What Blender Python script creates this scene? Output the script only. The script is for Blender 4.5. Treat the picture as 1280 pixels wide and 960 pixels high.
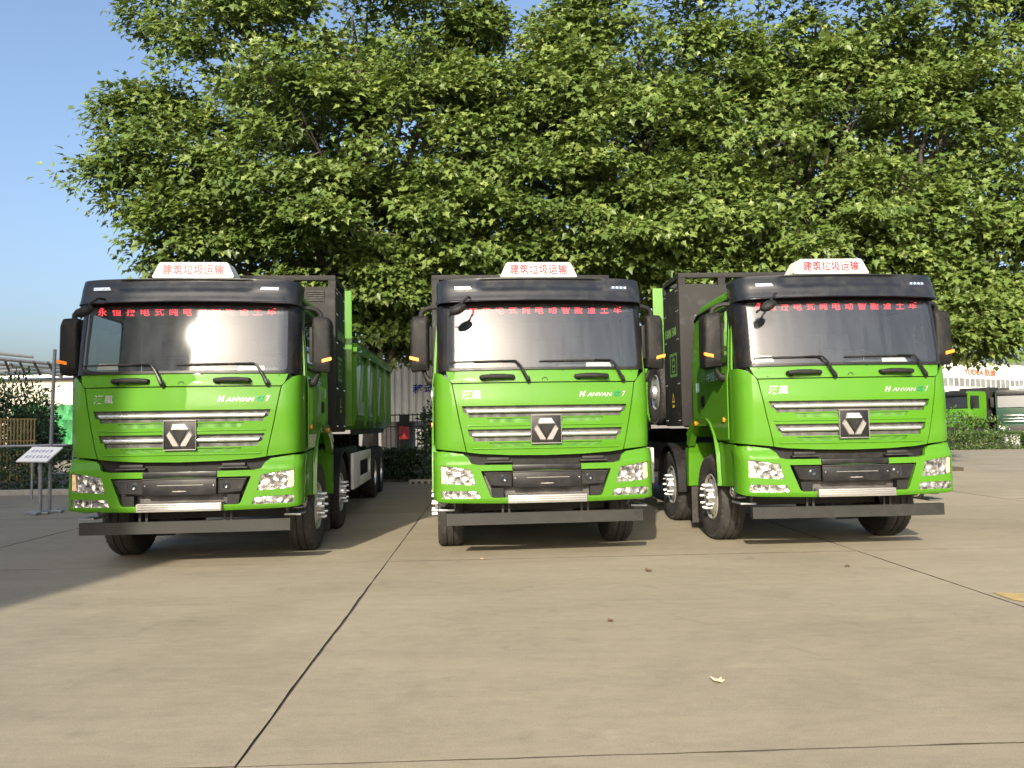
import bpy, bmesh, math, random
import numpy as np
from mathutils import Matrix, Vector

for o in list(bpy.data.objects):
    bpy.data.objects.remove(o)
SC = bpy.context.scene
COL = SC.collection
R = math.radians
rng = np.random.default_rng(7)
random.seed(7)

# ------------------------------------------------------------------ camera
CAM_H, PITCH, ROLL, FPX = 1.45565, 0.0547979, -0.0171929, 968.785
cd = bpy.data.cameras.new('camera')
cam = bpy.data.objects.new('camera', cd)
COL.objects.link(cam)
cd.sensor_fit = 'HORIZONTAL'
cd.sensor_width = 36.0
cd.lens = 36.0 * FPX / 1280.0
cd.clip_start = 0.05
cd.clip_end = 3000
fw = Vector((0, math.cos(PITCH), math.sin(PITCH)))
r0 = Vector((1, 0, 0))
u0 = Vector((0, -math.sin(PITCH), math.cos(PITCH)))
rt = r0 * math.cos(ROLL) + u0 * math.sin(ROLL)
up = -r0 * math.sin(ROLL) + u0 * math.cos(ROLL)
m = Matrix.Identity(4)
for i in range(3):
    m[i][0], m[i][1], m[i][2] = rt[i], up[i], -fw[i]
m.translation = Vector((0, 0, CAM_H))
cam.matrix_world = m
SC.camera = cam

# ------------------------------------------------------------------ light
SUN_AZ, SUN_EL = 11.5, 26.5          # direction the light travels (degrees from +Y towards +X), elevation
W = bpy.data.worlds.new('World')
SC.world = W
W.use_nodes = True
nt = W.node_tree
nt.nodes.clear()
sky = nt.nodes.new('ShaderNodeTexSky')
sky.sky_type = 'NISHITA'
sky.sun_disc = False
sky.sun_elevation = R(SUN_EL)
sky.sun_rotation = R(180 + SUN_AZ)
sky.altitude = 0
sky.air_density = 1.0
sky.dust_density = 5.2
sky.ozone_density = 2.4
bg = nt.nodes.new('ShaderNodeBackground')
bg.inputs['Strength'].default_value = 0.14
wo = nt.nodes.new('ShaderNodeOutputWorld')
nt.links.new(sky.outputs[0], bg.inputs[0])
nt.links.new(bg.outputs[0], wo.inputs[0])
sl = bpy.data.lights.new('sun', 'SUN')
sl.energy = 4.2
sl.angle = R(0.53)
sl.color = (1.0, 0.90, 0.74)
sun = bpy.data.objects.new('sun', sl)
COL.objects.link(sun)
sd = Vector((math.sin(R(SUN_AZ)) * math.cos(R(SUN_EL)), math.cos(R(SUN_AZ)) * math.cos(R(SUN_EL)), -math.sin(R(SUN_EL))))
sun.rotation_euler = sd.to_track_quat('-Z', 'Y').to_euler()
sun.location = (-10, -40, 25)
SC.view_settings.view_transform = 'Standard'
SC.view_settings.look = 'None'
SC.view_settings.gamma = 1
SC.view_settings.exposure = 1.02
SC.view_settings.use_curve_mapping = False
try:
    SC.cycles.max_bounces = 6
    SC.cycles.diffuse_bounces = 3
    SC.cycles.transparent_max_bounces = 8
except Exception:
    pass


# ------------------------------------------------------------------ helpers
def pix(px, py, Y):
    """the point of the place that the photo shows at (px, py), Y metres in front of the camera"""
    a, b = px - 640, py - 480
    u = a * math.cos(ROLL) + b * math.sin(ROLL)
    v = -a * math.sin(ROLL) + b * math.cos(ROLL)
    dx, dy, dz = u / FPX, 1.0, -v / FPX
    y = dy * math.cos(PITCH) - dz * math.sin(PITCH)
    z = dy * math.sin(PITCH) + dz * math.cos(PITCH)
    return np.array([dx * Y / y, Y, CAM_H + z * Y / y])


def tag(o, label=None, cat=None, group=None, kind=None):
    if label: o['label'] = label
    if cat: o['category'] = cat
    if group: o['group'] = group
    if kind: o['kind'] = kind
    return o


def empty(name, loc=(0, 0, 0), rz=0):
    o = bpy.data.objects.new(name, None)
    COL.objects.link(o)
    o.location = loc
    o.rotation_euler = (0, 0, rz)
    o.empty_display_size = 0.3
    return o


def link_mesh(name, me, material, parent=None, smooth=35):
    if material is not None:
        me.materials.append(material)
    if smooth is not None:
        me.polygons.foreach_set('use_smooth', np.ones(len(me.polygons), dtype=bool))
        me.set_sharp_from_angle(angle=R(smooth))
    o = bpy.data.objects.new(name, me)
    COL.objects.link(o)
    if parent is not None:
        o.parent = parent
    return o


class MB:
    def __init__(s):
        s.v, s.f = [], []

    def add(s, vs, fs):
        b = len(s.v)
        s.v += [tuple(map(float, p)) for p in vs]
        s.f += [tuple(b + i for i in f) for f in fs]
        return s

    def box(s, x0, x1, y0, y1, z0, z1, bev=0.0):
        if bev <= 0:
            vs = [(x, y, z) for z in (z0, z1) for y in (y0, y1) for x in (x0, x1)]
            fs = [(0, 2, 3, 1), (4, 5, 7, 6), (0, 1, 5, 4), (2, 6, 7, 3), (0, 4, 6, 2), (1, 3, 7, 5)]
            return s.add(vs, fs)
        bm = bmesh.new()
        bmesh.ops.create_cube(bm, size=1)
        bmesh.ops.scale(bm, vec=(x1 - x0, y1 - y0, z1 - z0), verts=bm.verts)
        bmesh.ops.translate(bm, vec=((x0 + x1) / 2, (y0 + y1) / 2, (z0 + z1) / 2), verts=bm.verts)
        bmesh.ops.bevel(bm, geom=bm.edges[:], offset=bev, segments=2, affect='EDGES', profile=0.6)
        return s.bm(bm)

    def bm(s, bm):
        bm.verts.index_update()
        s.add([v.co[:] for v in bm.verts], [[v.index for v in f.verts] for f in bm.faces])
        bm.free()
        return s

    def tube(s, pts, r, n=8, cap=True):
        pts = [Vector(p) for p in pts]
        rs = r if isinstance(r, (list, tuple)) else [r] * len(pts)
        b = len(s.v)
        prev = None
        for i, p in enumerate(pts):
            t = (pts[min(i + 1, len(pts) - 1)] - pts[max(i - 1, 0)]).normalized()
            if prev is None:
                a = t.orthogonal().normalized()
            else:
                a = (prev - t * prev.dot(t))
                a = a.normalized() if a.length > 1e-6 else t.orthogonal().normalized()
            prev = a
            c = t.cross(a)
            for k in range(n):
                q = 2 * math.pi * k / n
                s.v.append(tuple(p + (a * math.cos(q) + c * math.sin(q)) * rs[i]))
        for i in range(len(pts) - 1):
            for k in range(n):
                s.f.append((b + i * n + k, b + i * n + (k + 1) % n, b + (i + 1) * n + (k + 1) % n, b + (i + 1) * n + k))
        if cap:
            s.f.append(tuple(b + k for k in range(n))[::-1])
            e = b + (len(pts) - 1) * n
            s.f.append(tuple(e + k for k in range(n)))
        return s

    def lathe(s, prof, c, axis='x', n=32, flip=1):
        """prof: list of (a, r) along the axis; closed around"""
        b = len(s.v)
        for a, r in prof:
            for k in range(n):
                q = 2 * math.pi * k / n
                u, w = r * math.cos(q), r * math.sin(q)
                if axis == 'x': p = (c[0] + a * flip, c[1] + u, c[2] + w)
                elif axis == 'y': p = (c[0] + u, c[1] + a * flip, c[2] + w)
                else: p = (c[0] + u, c[1] + w, c[2] + a * flip)
                s.v.append(p)
        for i in range(len(prof) - 1):
            for k in range(n):
                f = (b + i * n + k, b + i * n + (k + 1) % n, b + (i + 1) * n + (k + 1) % n, b + (i + 1) * n + k)
                s.f.append(f if flip > 0 else f[::-1])
        return s

    def prism(s, poly, axis, a0, a1):
        """poly (u, v) extruded: axis x -> (a,u,v); y -> (u,a,v); z -> (u,v,a)"""
        n = len(poly)
        def P(a, q):
            return (a, q[0], q[1]) if axis == 'x' else ((q[0], a, q[1]) if axis == 'y' else (q[0], q[1], a))
        vs = [P(a0, q) for q in poly] + [P(a1, q) for q in poly]
        fs = [tuple(range(n)), tuple(range(2 * n - 1, n - 1, -1))]
        fs += [(i, n + i, n + (i + 1) % n, (i + 1) % n) for i in range(n)]
        return s.add(vs, fs)

    def build(s, name, material, parent=None, smooth=35, fix=True):
        me = bpy.data.meshes.new(name)
        me.from_pydata(s.v, [], s.f)
        if fix:
            bm = bmesh.new()
            bm.from_mesh(me)
            bmesh.ops.recalc_face_normals(bm, faces=bm.faces)
            bm.to_mesh(me)
            bm.free()
        me.validate()
        return link_mesh(name, me, material, parent, smooth)


def rnd(poly, r=0.02, n=4):
    out = []
    N = len(poly)
    for i in range(N):
        p0, p1, p2 = Vector(poly[i - 1]), Vector(poly[i]), Vector(poly[(i + 1) % N])
        rr = r[i] if isinstance(r, (list, tuple)) else r
        if rr <= 0:
            out.append(tuple(p1)); continue
        a, b = (p0 - p1), (p2 - p1)
        rr = min(rr, a.length * .45, b.length * .45)
        A, B = p1 + a.normalized() * rr, p1 + b.normalized() * rr
        for k in range(n + 1):
            t = k / n
            out.append(tuple(A * (1 - t) ** 2 + p1 * 2 * t * (1 - t) + B * t * t))
    return out


def mirror(half):
    """half outline (x>=0 side, bottom centre to top centre) -> full outline"""
    return list(half) + [(-x, z) for x, z in reversed(half) if abs(x) > 1e-6]


def inside(p, poly):
    x, y = p
    c = False
    j = len(poly) - 1
    for i in range(len(poly)):
        xi, yi = poly[i]; xj, yj = poly[j]
        if (yi > y) != (yj > y) and x < (xj - xi) * (y - yi) / (yj - yi) + xi:
            c = not c
        j = i
    return c


def sheet(outline, holes=(), sx=0.08, sz=0.3):
    """flat bmesh in (u, v, 0) cut to outline minus holes, with grid lines sx, sz"""
    us = [p[0] for p in outline]; vs = [p[1] for p in outline]
    u0_, u1_, v0_, v1_ = min(us), max(us), min(vs), max(vs)
    e = 0.01
    bm = bmesh.new()
    q = [bm.verts.new(p) for p in ((u0_ - e, v0_ - e, 0), (u1_ + e, v0_ - e, 0), (u1_ + e, v1_ + e, 0), (u0_ - e, v1_ + e, 0))]
    bm.faces.new(q)
    def cut(co, no, geo=None):
        bmesh.ops.bisect_plane(bm, geom=bm.verts[:] + bm.edges[:] + bm.faces[:], dist=1e-6, plane_co=co, plane_no=no)
    done = set()
    for poly in [outline] + list(holes):
        for i in range(len(poly)):
            a, b = poly[i - 1], poly[i]
            dx, dy = b[0] - a[0], b[1] - a[1]
            L = math.hypot(dx, dy)
            if L < 1e-7: continue
            nx, ny = -dy / L, dx / L
            if nx < 0 or (abs(nx) < 1e-9 and ny < 0): nx, ny = -nx, -ny
            key = (round(nx, 4), round(ny, 4), round(nx * a[0] + ny * a[1], 4))
            if key in done: continue
            done.add(key)
            cut((a[0], a[1], 0), (nx, ny, 0))
    if sx:
        k = math.floor(u0_ / sx) + 1
        while k * sx < u1_:
            cut((k * sx, 0, 0), (1, 0, 0)); k += 1
    if sz:
        k = math.floor(v0_ / sz) + 1
        while k * sz < v1_:
            cut((0, k * sz, 0), (0, 1, 0)); k += 1
    dead = []
    for f in bm.faces:
        c = f.calc_center_median()
        if not inside((c.x, c.y), outline) or any(inside((c.x, c.y), h) for h in holes):
            dead.append(f)
    bmesh.ops.delete(bm, geom=dead, context='FACES')
    loose = [v for v in bm.verts if not v.link_faces]
    bmesh.ops.delete(bm, geom=loose, context='VERTS')
    return bm


def panel(name, outline, fn, thick, material, parent, holes=(), sx=0.08, sz=0.3, back=(0, 1, 0), smooth=40):
    """sheet -> mapped by fn(u, v) -> (x, y, z), given a rim of depth `thick` along `back`"""
    bm = sheet(outline, holes, sx, sz)
    for v in bm.verts:
        v.co = fn(v.co.x, v.co.y)
    if thick:
        bv = Vector(back) * thick
        r = bmesh.ops.extrude_face_region(bm, geom=bm.faces[:], use_keep_orig=True)
        nv = [g for g in r['geom'] if isinstance(g, bmesh.types.BMVert)]
        for v in nv:
            v.co += bv
    bmesh.ops.recalc_face_normals(bm, faces=bm.faces)
    me = bpy.data.meshes.new(name)
    bm.to_mesh(me)
    bm.free()
    return link_mesh(name, me, material, parent, smooth)


_tc = {}
def text_geo(body, size=1.0, bold=0.0, shear=0.0, space=1.0, depth=0.004, width=None, res=3):
    """verts (u, v, w) centred, faces"""
    key = (body, bold, shear, space)
    c = bpy.data.curves.new('txt', 'FONT')
    c.body = body
    c.size = 1.0
    c.offset = bold
    c.shear = shear
    c.space_character = space
    c.resolution_u = res
    c.align_x = 'LEFT'
    o = bpy.data.objects.new('txt', c)
    COL.objects.link(o)
    dg = bpy.context.evaluated_depsgraph_get()
    me = bpy.data.meshes.new_from_object(o.evaluated_get(dg))
    v = np.array([q.co[:] for q in me.vertices])
    f = [tuple(p.vertices) for p in me.polygons]
    bpy.data.objects.remove(o)
    bpy.data.curves.remove(c)
    bpy.data.meshes.remove(me)
    mn, mx = v.min(0), v.max(0)
    v = v - (mn + mx) / 2
    sx = sy = size / (mx[1] - mn[1])
    if width: sx = width / (mx[0] - mn[0])
    v[:, 0] *= sx; v[:, 1] *= sy; v[:, 2] = 0
    # thicken: front faces at w = depth, rim
    ed = {}
    for p in f:
        for i in range(len(p)):
            e = (p[i - 1], p[i])
            if (e[1], e[0]) in ed: ed.pop((e[1], e[0]))
            else: ed[e] = 1
    n = len(v)
    back = v.copy(); v[:, 2] = depth
    vs = np.vstack([v, back])
    fs = f + [(a, a + n, b + n, b) for a, b in ed]
    return vs, fs


def text_on(name, body, fn, material, parent, **kw):
    vs, fs = text_geo(body, **kw)
    mb = MB()
    mb.add([fn(*p) for p in vs], fs)
    return mb.build(name, material, parent, smooth=None, fix=False)


# ------------------------------------------------------------------ materials
def new_mat(name):
    mt = bpy.data.materials.new(name)
    mt.use_nodes = True
    t = mt.node_tree
    t.nodes.clear()
    out = t.nodes.new('ShaderNodeOutputMaterial')
    return mt, t, out


def N(t, kind, **kw):
    n = t.nodes.new(kind)
    for k, v in kw.items():
        if k in n.inputs.keys(): n.inputs[k].default_value = v
        else: setattr(n, k, v)
    return n


def ramp(t, fac, stops):
    n = t.nodes.new('ShaderNodeValToRGB')
    e = n.color_ramp.elements
    e[0].position, e[0].color = stops[0][0], (*stops[0][1], 1)
    e[1].position, e[1].color = stops[-1][0], (*stops[-1][1], 1)
    for p, c in stops[1:-1]:
        q = e.new(p); q.color = (*c, 1)
    t.links.new(fac, n.inputs[0])
    return n.outputs[0]


def pbr(name, col, rough=0.5, metal=0.0, coat=0.0, spec=0.5, vary=0.12, scale=3.0, bump=0.0, bscale=60.0, dirt=None, emit=None, estr=0.0):
    mt, t, out = new_mat(name)
    p = N(t, 'ShaderNodeBsdfPrincipled')
    p.inputs['Roughness'].default_value = rough
    p.inputs['Metallic'].default_value = metal
    p.inputs['Coat Weight'].default_value = coat
    p.inputs['Coat Roughness'].default_value = 0.025
    p.inputs['Specular IOR Level'].default_value = spec
    tc = N(t, 'ShaderNodeTexCoord')
    nz = N(t, 'ShaderNodeTexNoise', Scale=scale, Detail=6.0, Roughness=0.62)
    t.links.new(tc.outputs['Object'], nz.inputs['Vector'])
    lo = tuple(c * (1 - vary) for c in col); hi = tuple(min(1, c * (1 + vary)) for c in col)
    cs = ramp(t, nz.outputs['Fac'], [(0.3, lo), (0.7, hi)])
    if dirt:
        nz2 = N(t, 'ShaderNodeTexNoise', Scale=scale * 2.3, Detail=8.0, Roughness=0.7)
        t.links.new(tc.outputs['Object'], nz2.inputs['Vector'])
        mx = N(t, 'ShaderNodeMix', data_type='RGBA')
        mp = N(t, 'ShaderNodeMapRange')
        mp.inputs[1].default_value = 0.48; mp.inputs[2].default_value = 0.75
        mp.inputs[3].default_value = 0.0; mp.inputs[4].default_value = dirt[1]
        t.links.new(nz2.outputs['Fac'], mp.inputs[0])
        t.links.new(mp.outputs[0], mx.inputs[0])
        t.links.new(cs, mx.inputs[6])
        mx.inputs[7].default_value = (*dirt[0], 1)
        cs = mx.outputs[2]
        rm = N(t, 'ShaderNodeMapRange')
        rm.inputs[1].default_value = 0.3; rm.inputs[2].default_value = 0.8
        rm.inputs[3].default_value = rough * 0.8; rm.inputs[4].default_value = min(1, rough * 1.5 + 0.05)
        t.links.new(nz2.outputs['Fac'], rm.inputs[0])
        t.links.new(rm.outputs[0], p.inputs['Roughness'])
    t.links.new(cs, p.inputs['Base Color'])
    if bump:
        nb = N(t, 'ShaderNodeTexNoise', Scale=bscale, Detail=4.0)
        t.links.new(tc.outputs['Object'], nb.inputs['Vector'])
        b = N(t, 'ShaderNodeBump', Strength=bump, Distance=0.01)
        t.links.new(nb.outputs['Fac'], b.inputs['Height'])
        t.links.new(b.outputs[0], p.inputs['Normal'])
    if emit:
        p.inputs['Emission Color'].default_value = (*emit, 1)
        p.inputs['Emission Strength'].default_value = estr
    t.links.new(p.outputs[0], out.inputs[0])
    return mt


M = {}
DUST = (0.30, 0.27, 0.21)
M['paint'] = pbr('green_paint', (0.059, 0.188, 0.008), 0.5, spec=0.15, coat=0.5, vary=0.05, scale=1.2, dirt=((0.12, 0.23, 0.05), 0.18), bump=0.006, bscale=5)
M['paint_mesh'] = None
M['visor'] = pbr('dark_visor_paint', (0.010, 0.0115, 0.014), 0.40, spec=0.35, coat=0.35, vary=0.1, dirt=(DUST, 0.05))
M['black'] = pbr('black_plastic', (0.010, 0.010, 0.010), 0.55, spec=0.22, vary=0.2, scale=6, dirt=(DUST, 0.07), bump=0.05, bscale=220)
M['gloss_black'] = pbr('gloss_black_panel', (0.009, 0.009, 0.010), 0.35, spec=0.3, coat=0.1, vary=0.2, dirt=(DUST, 0.05))
M['under'] = pbr('dark_chassis_paint', (0.014, 0.014, 0.014), 0.6, vary=0.3, scale=8, dirt=((0.10, 0.085, 0.065), 0.3))
M['chrome'] = pbr('chrome_trim', (0.80, 0.80, 0.79), 0.14, metal=1.0, vary=0.04, dirt=((0.5, 0.48, 0.44), 0.15))
M['satin'] = pbr('satin_silver_step', (0.22, 0.21, 0.195), 0.5, metal=0.35, vary=0.07, scale=9, dirt=((0.4, 0.36, 0.3), 0.25))
M['steel'] = pbr('grey_painted_steel', (0.020, 0.020, 0.0185), 0.5, spec=0.35, metal=0.1, vary=0.14, scale=5, dirt=((0.06, 0.055, 0.046), 0.25), bump=0.05, bscale=40)
M['brightmetal'] = pbr('bright_trim', (0.66, 0.66, 0.65), 0.26, metal=0.75, vary=0.03, dirt=((0.6, 0.58, 0.54), 0.12))
M['galv'] = pbr('galvanised_steel', (0.24, 0.25, 0.26), 0.45, metal=0.5, vary=0.14, scale=7)
M['rubber'] = pbr('tyre_rubber', (0.022, 0.021, 0.020), 0.8, vary=0.25, scale=9, dirt=((0.16, 0.135, 0.10), 0.35), bump=0.2, bscale=90)
M['rim'] = pbr('silver_wheel_rim', (0.62, 0.62, 0.60), 0.33, metal=0.75, vary=0.1, scale=12, dirt=((0.28, 0.24, 0.19), 0.25))
M['white'] = pbr('white_paint', (0.72, 0.72, 0.68), 0.45, vary=0.06, scale=4, dirt=((0.42, 0.38, 0.31), 0.22))
M['signwhite'] = pbr('white_sign_acrylic', (0.58, 0.57, 0.54), 0.75, spec=0.15, vary=0.03, dirt=((0.65, 0.6, 0.5), 0.12))
M['pink'] = pbr('faded_red_lettering', (0.30, 0.012, 0.03), 0.5, vary=0.12, scale=30)
M['red_led'] = pbr('red_led_dots', (0.5, 0.01, 0.015), 0.5, emit=(1.0, 0.045, 0.06), estr=1.7)
M['orange'] = pbr('orange_lens', (0.85, 0.24, 0.02), 0.18, coat=0.6, vary=0.1, scale=40)
M['paper'] = pbr('white_paper', (0.80, 0.80, 0.77), 0.7, vary=0.04)
M['seat'] = pbr('grey_seat_cloth', (0.055, 0.058, 0.066), 0.85, vary=0.15, scale=12, bump=0.1, bscale=300)
M['dash'] = pbr('grey_dashboard', (0.060, 0.064, 0.070), 0.6, vary=0.1, bump=0.05, bscale=200)
M['lining'] = pbr('pale_cab_lining', (0.125, 0.135, 0.155), 0.8, vary=0.06)
M['box'] = pbr('charcoal_box_paint', (0.015, 0.0145, 0.0145), 0.6, spec=0.25, coat=0.0, vary=0.14, scale=2, dirt=((0.13, 0.115, 0.09), 0.2), bump=0.03, bscale=12)
M['dullgreen'] = pbr('dull_green_print', (0.10, 0.22, 0.05), 0.5)
M['yellow'] = pbr('yellow_warning_print', (0.55, 0.42, 0.03), 0.5)
M['skyblue'] = pbr('pale_blue_sticker', (0.45, 0.62, 0.65), 0.5)
M['greydecal'] = pbr('grey_stripe_decal', (0.30, 0.34, 0.32), 0.35, vary=0.12)
M['badgegreen'] = pbr('green_badge_letter', (0.02, 0.22, 0.10), 0.2, metal=0.3, coat=0.5)
M['mirrorglass'] = pbr('mirror_glass', (0.8, 0.8, 0.8), 0.03, metal=1.0, vary=0.01)
M['blue'] = pbr('blue_print', (0.03, 0.04, 0.30), 0.5)
M['blackmetal'] = pbr('black_fence_metal', (0.012, 0.012, 0.012), 0.45, vary=0.2)
M['red'] = pbr('dark_red_board', (0.30, 0.012, 0.018), 0.5, vary=0.2)
M['cream'] = pbr('cream_wall', (0.42, 0.385, 0.315), 0.8, vary=0.05, scale=0.6, dirt=((0.5, 0.45, 0.36), 0.25))
M['whitewall'] = pbr('white_cladding', (0.78, 0.76, 0.70), 0.6, vary=0.04, scale=0.7, dirt=((0.6, 0.55, 0.45), 0.2))
M['redsign'] = pbr('red_orange_letters', (0.75, 0.12, 0.06), 0.5, vary=0.08)
M['kerb'] = pbr('kerb_concrete', (0.30, 0.28, 0.24), 0.85, vary=0.2, scale=5, bump=0.3, bscale=40)
M['soil'] = pbr('dark_soil', (0.045, 0.035, 0.024), 0.95, vary=0.4, scale=4, bump=0.5, bscale=20)
M['bark'] = pbr('plane_tree_bark', (0.065, 0.056, 0.043), 0.9, vary=0.45, scale=5, bump=0.5, bscale=14, dirt=((0.13, 0.125, 0.10), 0.5))
M['darkgreen'] = pbr('dark_green_paint', (0.006, 0.034, 0.017), 0.5, spec=0.2, coat=0.05)
M['netgreen'] = pbr('bright_green_sheet', (0.025, 0.20, 0.06), 0.6, vary=0.5, scale=1.8, dirt=((0.12, 0.30, 0.14), 0.8))
M['wood_yellow'] = pbr('yellow_railing_paint', (0.16, 0.115, 0.03), 0.6, vary=0.3)
M['purple'] = pbr('violet_print', (0.16, 0.10, 0.30), 0.6)
M['darkglass'] = pbr('dark_window_glass', (0.02, 0.023, 0.027), 0.25, spec=0.25, vary=0.2, scale=2)
M['winglass'] = pbr('grey_window_glass', (0.20, 0.21, 0.20), 0.15, vary=0.35, scale=0.8)
M['dryleaf'] = pbr('dry_leaf', (0.62, 0.46, 0.28), 0.7, vary=0.2, scale=30)
M['brownleaf'] = pbr('brown_dry_leaf', (0.12, 0.06, 0.03), 0.8, vary=0.3, scale=30)
M['roadyellow'] = None


def mesh_grille(name, col, dark, scale, rough=0.45):
    """fine woven grille: holes darker and deeper"""
    mt, t, out = new_mat(name)
    p = N(t, 'ShaderNodeBsdfPrincipled', Roughness=rough)
    tc = N(t, 'ShaderNodeTexCoord')
    vo = N(t, 'ShaderNodeTexVoronoi', Scale=scale, Randomness=0.15)
    t.links.new(tc.outputs['Object'], vo.inputs['Vector'])
    c = ramp(t, vo.outputs['Distance'], [(0.22, dark), (0.5, col)])
    t.links.new(c, p.inputs['Base Color'])
    b = N(t, 'ShaderNodeBump', Strength=0.9, Distance=0.006)
    t.links.new(vo.outputs['Distance'], b.inputs['Height'])
    t.links.new(b.outputs[0], p.inputs['Normal'])
    t.links.new(p.outputs[0], out.inputs[0])
    return mt


M['grille'] = mesh_grille('black_grille_mesh', (0.075, 0.072, 0.068), (0.004, 0.004, 0.004), 75)
M['paint_mesh'] = mesh_grille('green_grille_mesh', (0.058, 0.20, 0.010), (0.016, 0.065, 0.005), 85, 0.4)


def lamp_mat():
    mt, t, out = new_mat('lamp_reflector')
    p = N(t, 'ShaderNodeBsdfPrincipled', Roughness=0.22, Metallic=0.7)
    p.inputs['Coat Weight'].default_value = 0.8
    p.inputs['Coat Roughness'].default_value = 0.03
    tc = N(t, 'ShaderNodeTexCoord')
    vo = N(t, 'ShaderNodeTexVoronoi', Scale=14.0)
    nz = N(t, 'ShaderNodeTexNoise', Scale=22.0, Detail=3.0)
    wv = N(t, 'ShaderNodeTexWave', Scale=22.0, Distortion=0.6, bands_direction='X')
    for q in (vo, nz, wv): t.links.new(tc.outputs['Object'], q.inputs['Vector'])
    c = ramp(t, nz.outputs['Fac'], [(0.36, (0.09, 0.088, 0.085)), (0.5, (0.34, 0.33, 0.31)), (0.66, (0.60, 0.585, 0.56))])  # light and dark patches paint the reflector's sparkle into its colour
    t.links.new(c, p.inputs['Base Color'])
    b = N(t, 'ShaderNodeBump', Strength=0.7, Distance=0.03)
    t.links.new(vo.outputs['Distance'], b.inputs['Height'])
    b2 = N(t, 'ShaderNodeBump', Strength=0.25, Distance=0.008)
    t.links.new(wv.outputs['Fac'], b2.inputs['Height']); t.links.new(b.outputs[0], b2.inputs['Normal'])
    t.links.new(b2.outputs[0], p.inputs['Normal'])
    t.links.new(p.outputs[0], out.inputs[0])
    return mt


M['lamp'] = lamp_mat()


def glass_mat(name, tint, dust, rough=0.05, boost=0.04):
    mt, t, out = new_mat(name)
    tr = N(t, 'ShaderNodeBsdfTransparent'); tr.inputs[0].default_value = (*tint, 1)
    df = N(t, 'ShaderNodeBsdfDiffuse'); df.inputs[0].default_value = (0.42, 0.46, 0.52, 1)
    gl = N(t, 'ShaderNodeBsdfGlossy', Roughness=rough); gl.inputs[0].default_value = (1, 1, 1, 1)
    tc = N(t, 'ShaderNodeTexCoord')
    nz = N(t, 'ShaderNodeTexNoise', Scale=4.0, Detail=8.0, Roughness=0.7)
    mpg = N(t, 'ShaderNodeMapping'); mpg.inputs['Scale'].default_value = (3.0, 1.0, 0.5)
    t.links.new(tc.outputs['Object'], mpg.inputs[0]); t.links.new(mpg.outputs[0], nz.inputs['Vector'])
    mp = N(t, 'ShaderNodeMapRange')
    mp.inputs[1].default_value = 0.3; mp.inputs[2].default_value = 0.75
    mp.inputs[3].default_value = dust * 0.5; mp.inputs[4].default_value = dust * 1.5
    t.links.new(nz.outputs['Fac'], mp.inputs[0])
    m1 = N(t, 'ShaderNodeMixShader')
    t.links.new(mp.outputs[0], m1.inputs[0]); t.links.new(tr.outputs[0], m1.inputs[1]); t.links.new(df.outputs[0], m1.inputs[2])
    fr = N(t, 'ShaderNodeFresnel', IOR=1.52)
    ad = N(t, 'ShaderNodeMath', operation='MULTIPLY_ADD'); ad.inputs[1].default_value = 0.95; ad.inputs[2].default_value = boost
    t.links.new(fr.outputs[0], ad.inputs[0])
    m2 = N(t, 'ShaderNodeMixShader')
    t.links.new(ad.outputs[0], m2.inputs[0]); t.links.new(m1.outputs[0], m2.inputs[1]); t.links.new(gl.outputs[0], m2.inputs[2])
    t.links.new(m2.outputs[0], out.inputs[0])
    return mt


M['glass'] = glass_mat('windscreen_glass', (0.62, 0.66, 0.65), 0.06, 0.066, 0.03)
M['sideglass'] = glass_mat('side_window_glass', (0.42, 0.46, 0.45), 0.03, 0.03, 0.02)


def leaf_mat(name, a, b, c, trans=0.42, attr='tint'):
    mt, t, out = new_mat(name)
    at = N(t, 'ShaderNodeAttribute', attribute_name=attr)
    col = ramp(t, at.outputs['Fac'], [(0.0, a), (0.55, b), (1.0, c)])
    p = N(t, 'ShaderNodeBsdfPrincipled', Roughness=0.42)
    p.inputs['Specular IOR Level'].default_value = 0.35
    t.links.new(col, p.inputs['Base Color'])
    tl = N(t, 'ShaderNodeBsdfTranslucent')
    hs = N(t, 'ShaderNodeHueSaturation', Saturation=1.1, Value=1.25)
    hs.inputs['Hue'].default_value = 0.485
    t.links.new(col, hs.inputs['Color'])
    t.links.new(hs.outputs[0], tl.inputs[0])
    mx = N(t, 'ShaderNodeMixShader'); mx.inputs[0].default_value = trans
    t.links.new(p.outputs[0], mx.inputs[1]); t.links.new(tl.outputs[0], mx.inputs[2])
    t.links.new(mx.outputs[0], out.inputs[0])
    return mt


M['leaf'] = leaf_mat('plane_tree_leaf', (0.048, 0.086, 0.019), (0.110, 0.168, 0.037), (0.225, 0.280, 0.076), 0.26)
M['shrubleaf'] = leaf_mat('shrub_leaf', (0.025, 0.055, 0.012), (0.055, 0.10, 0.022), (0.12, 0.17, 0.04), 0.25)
M['darkleaf'] = leaf_mat('dark_shrub_leaf', (0.012, 0.028, 0.010), (0.025, 0.052, 0.016), (0.05, 0.085, 0.025), 0.2)


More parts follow.
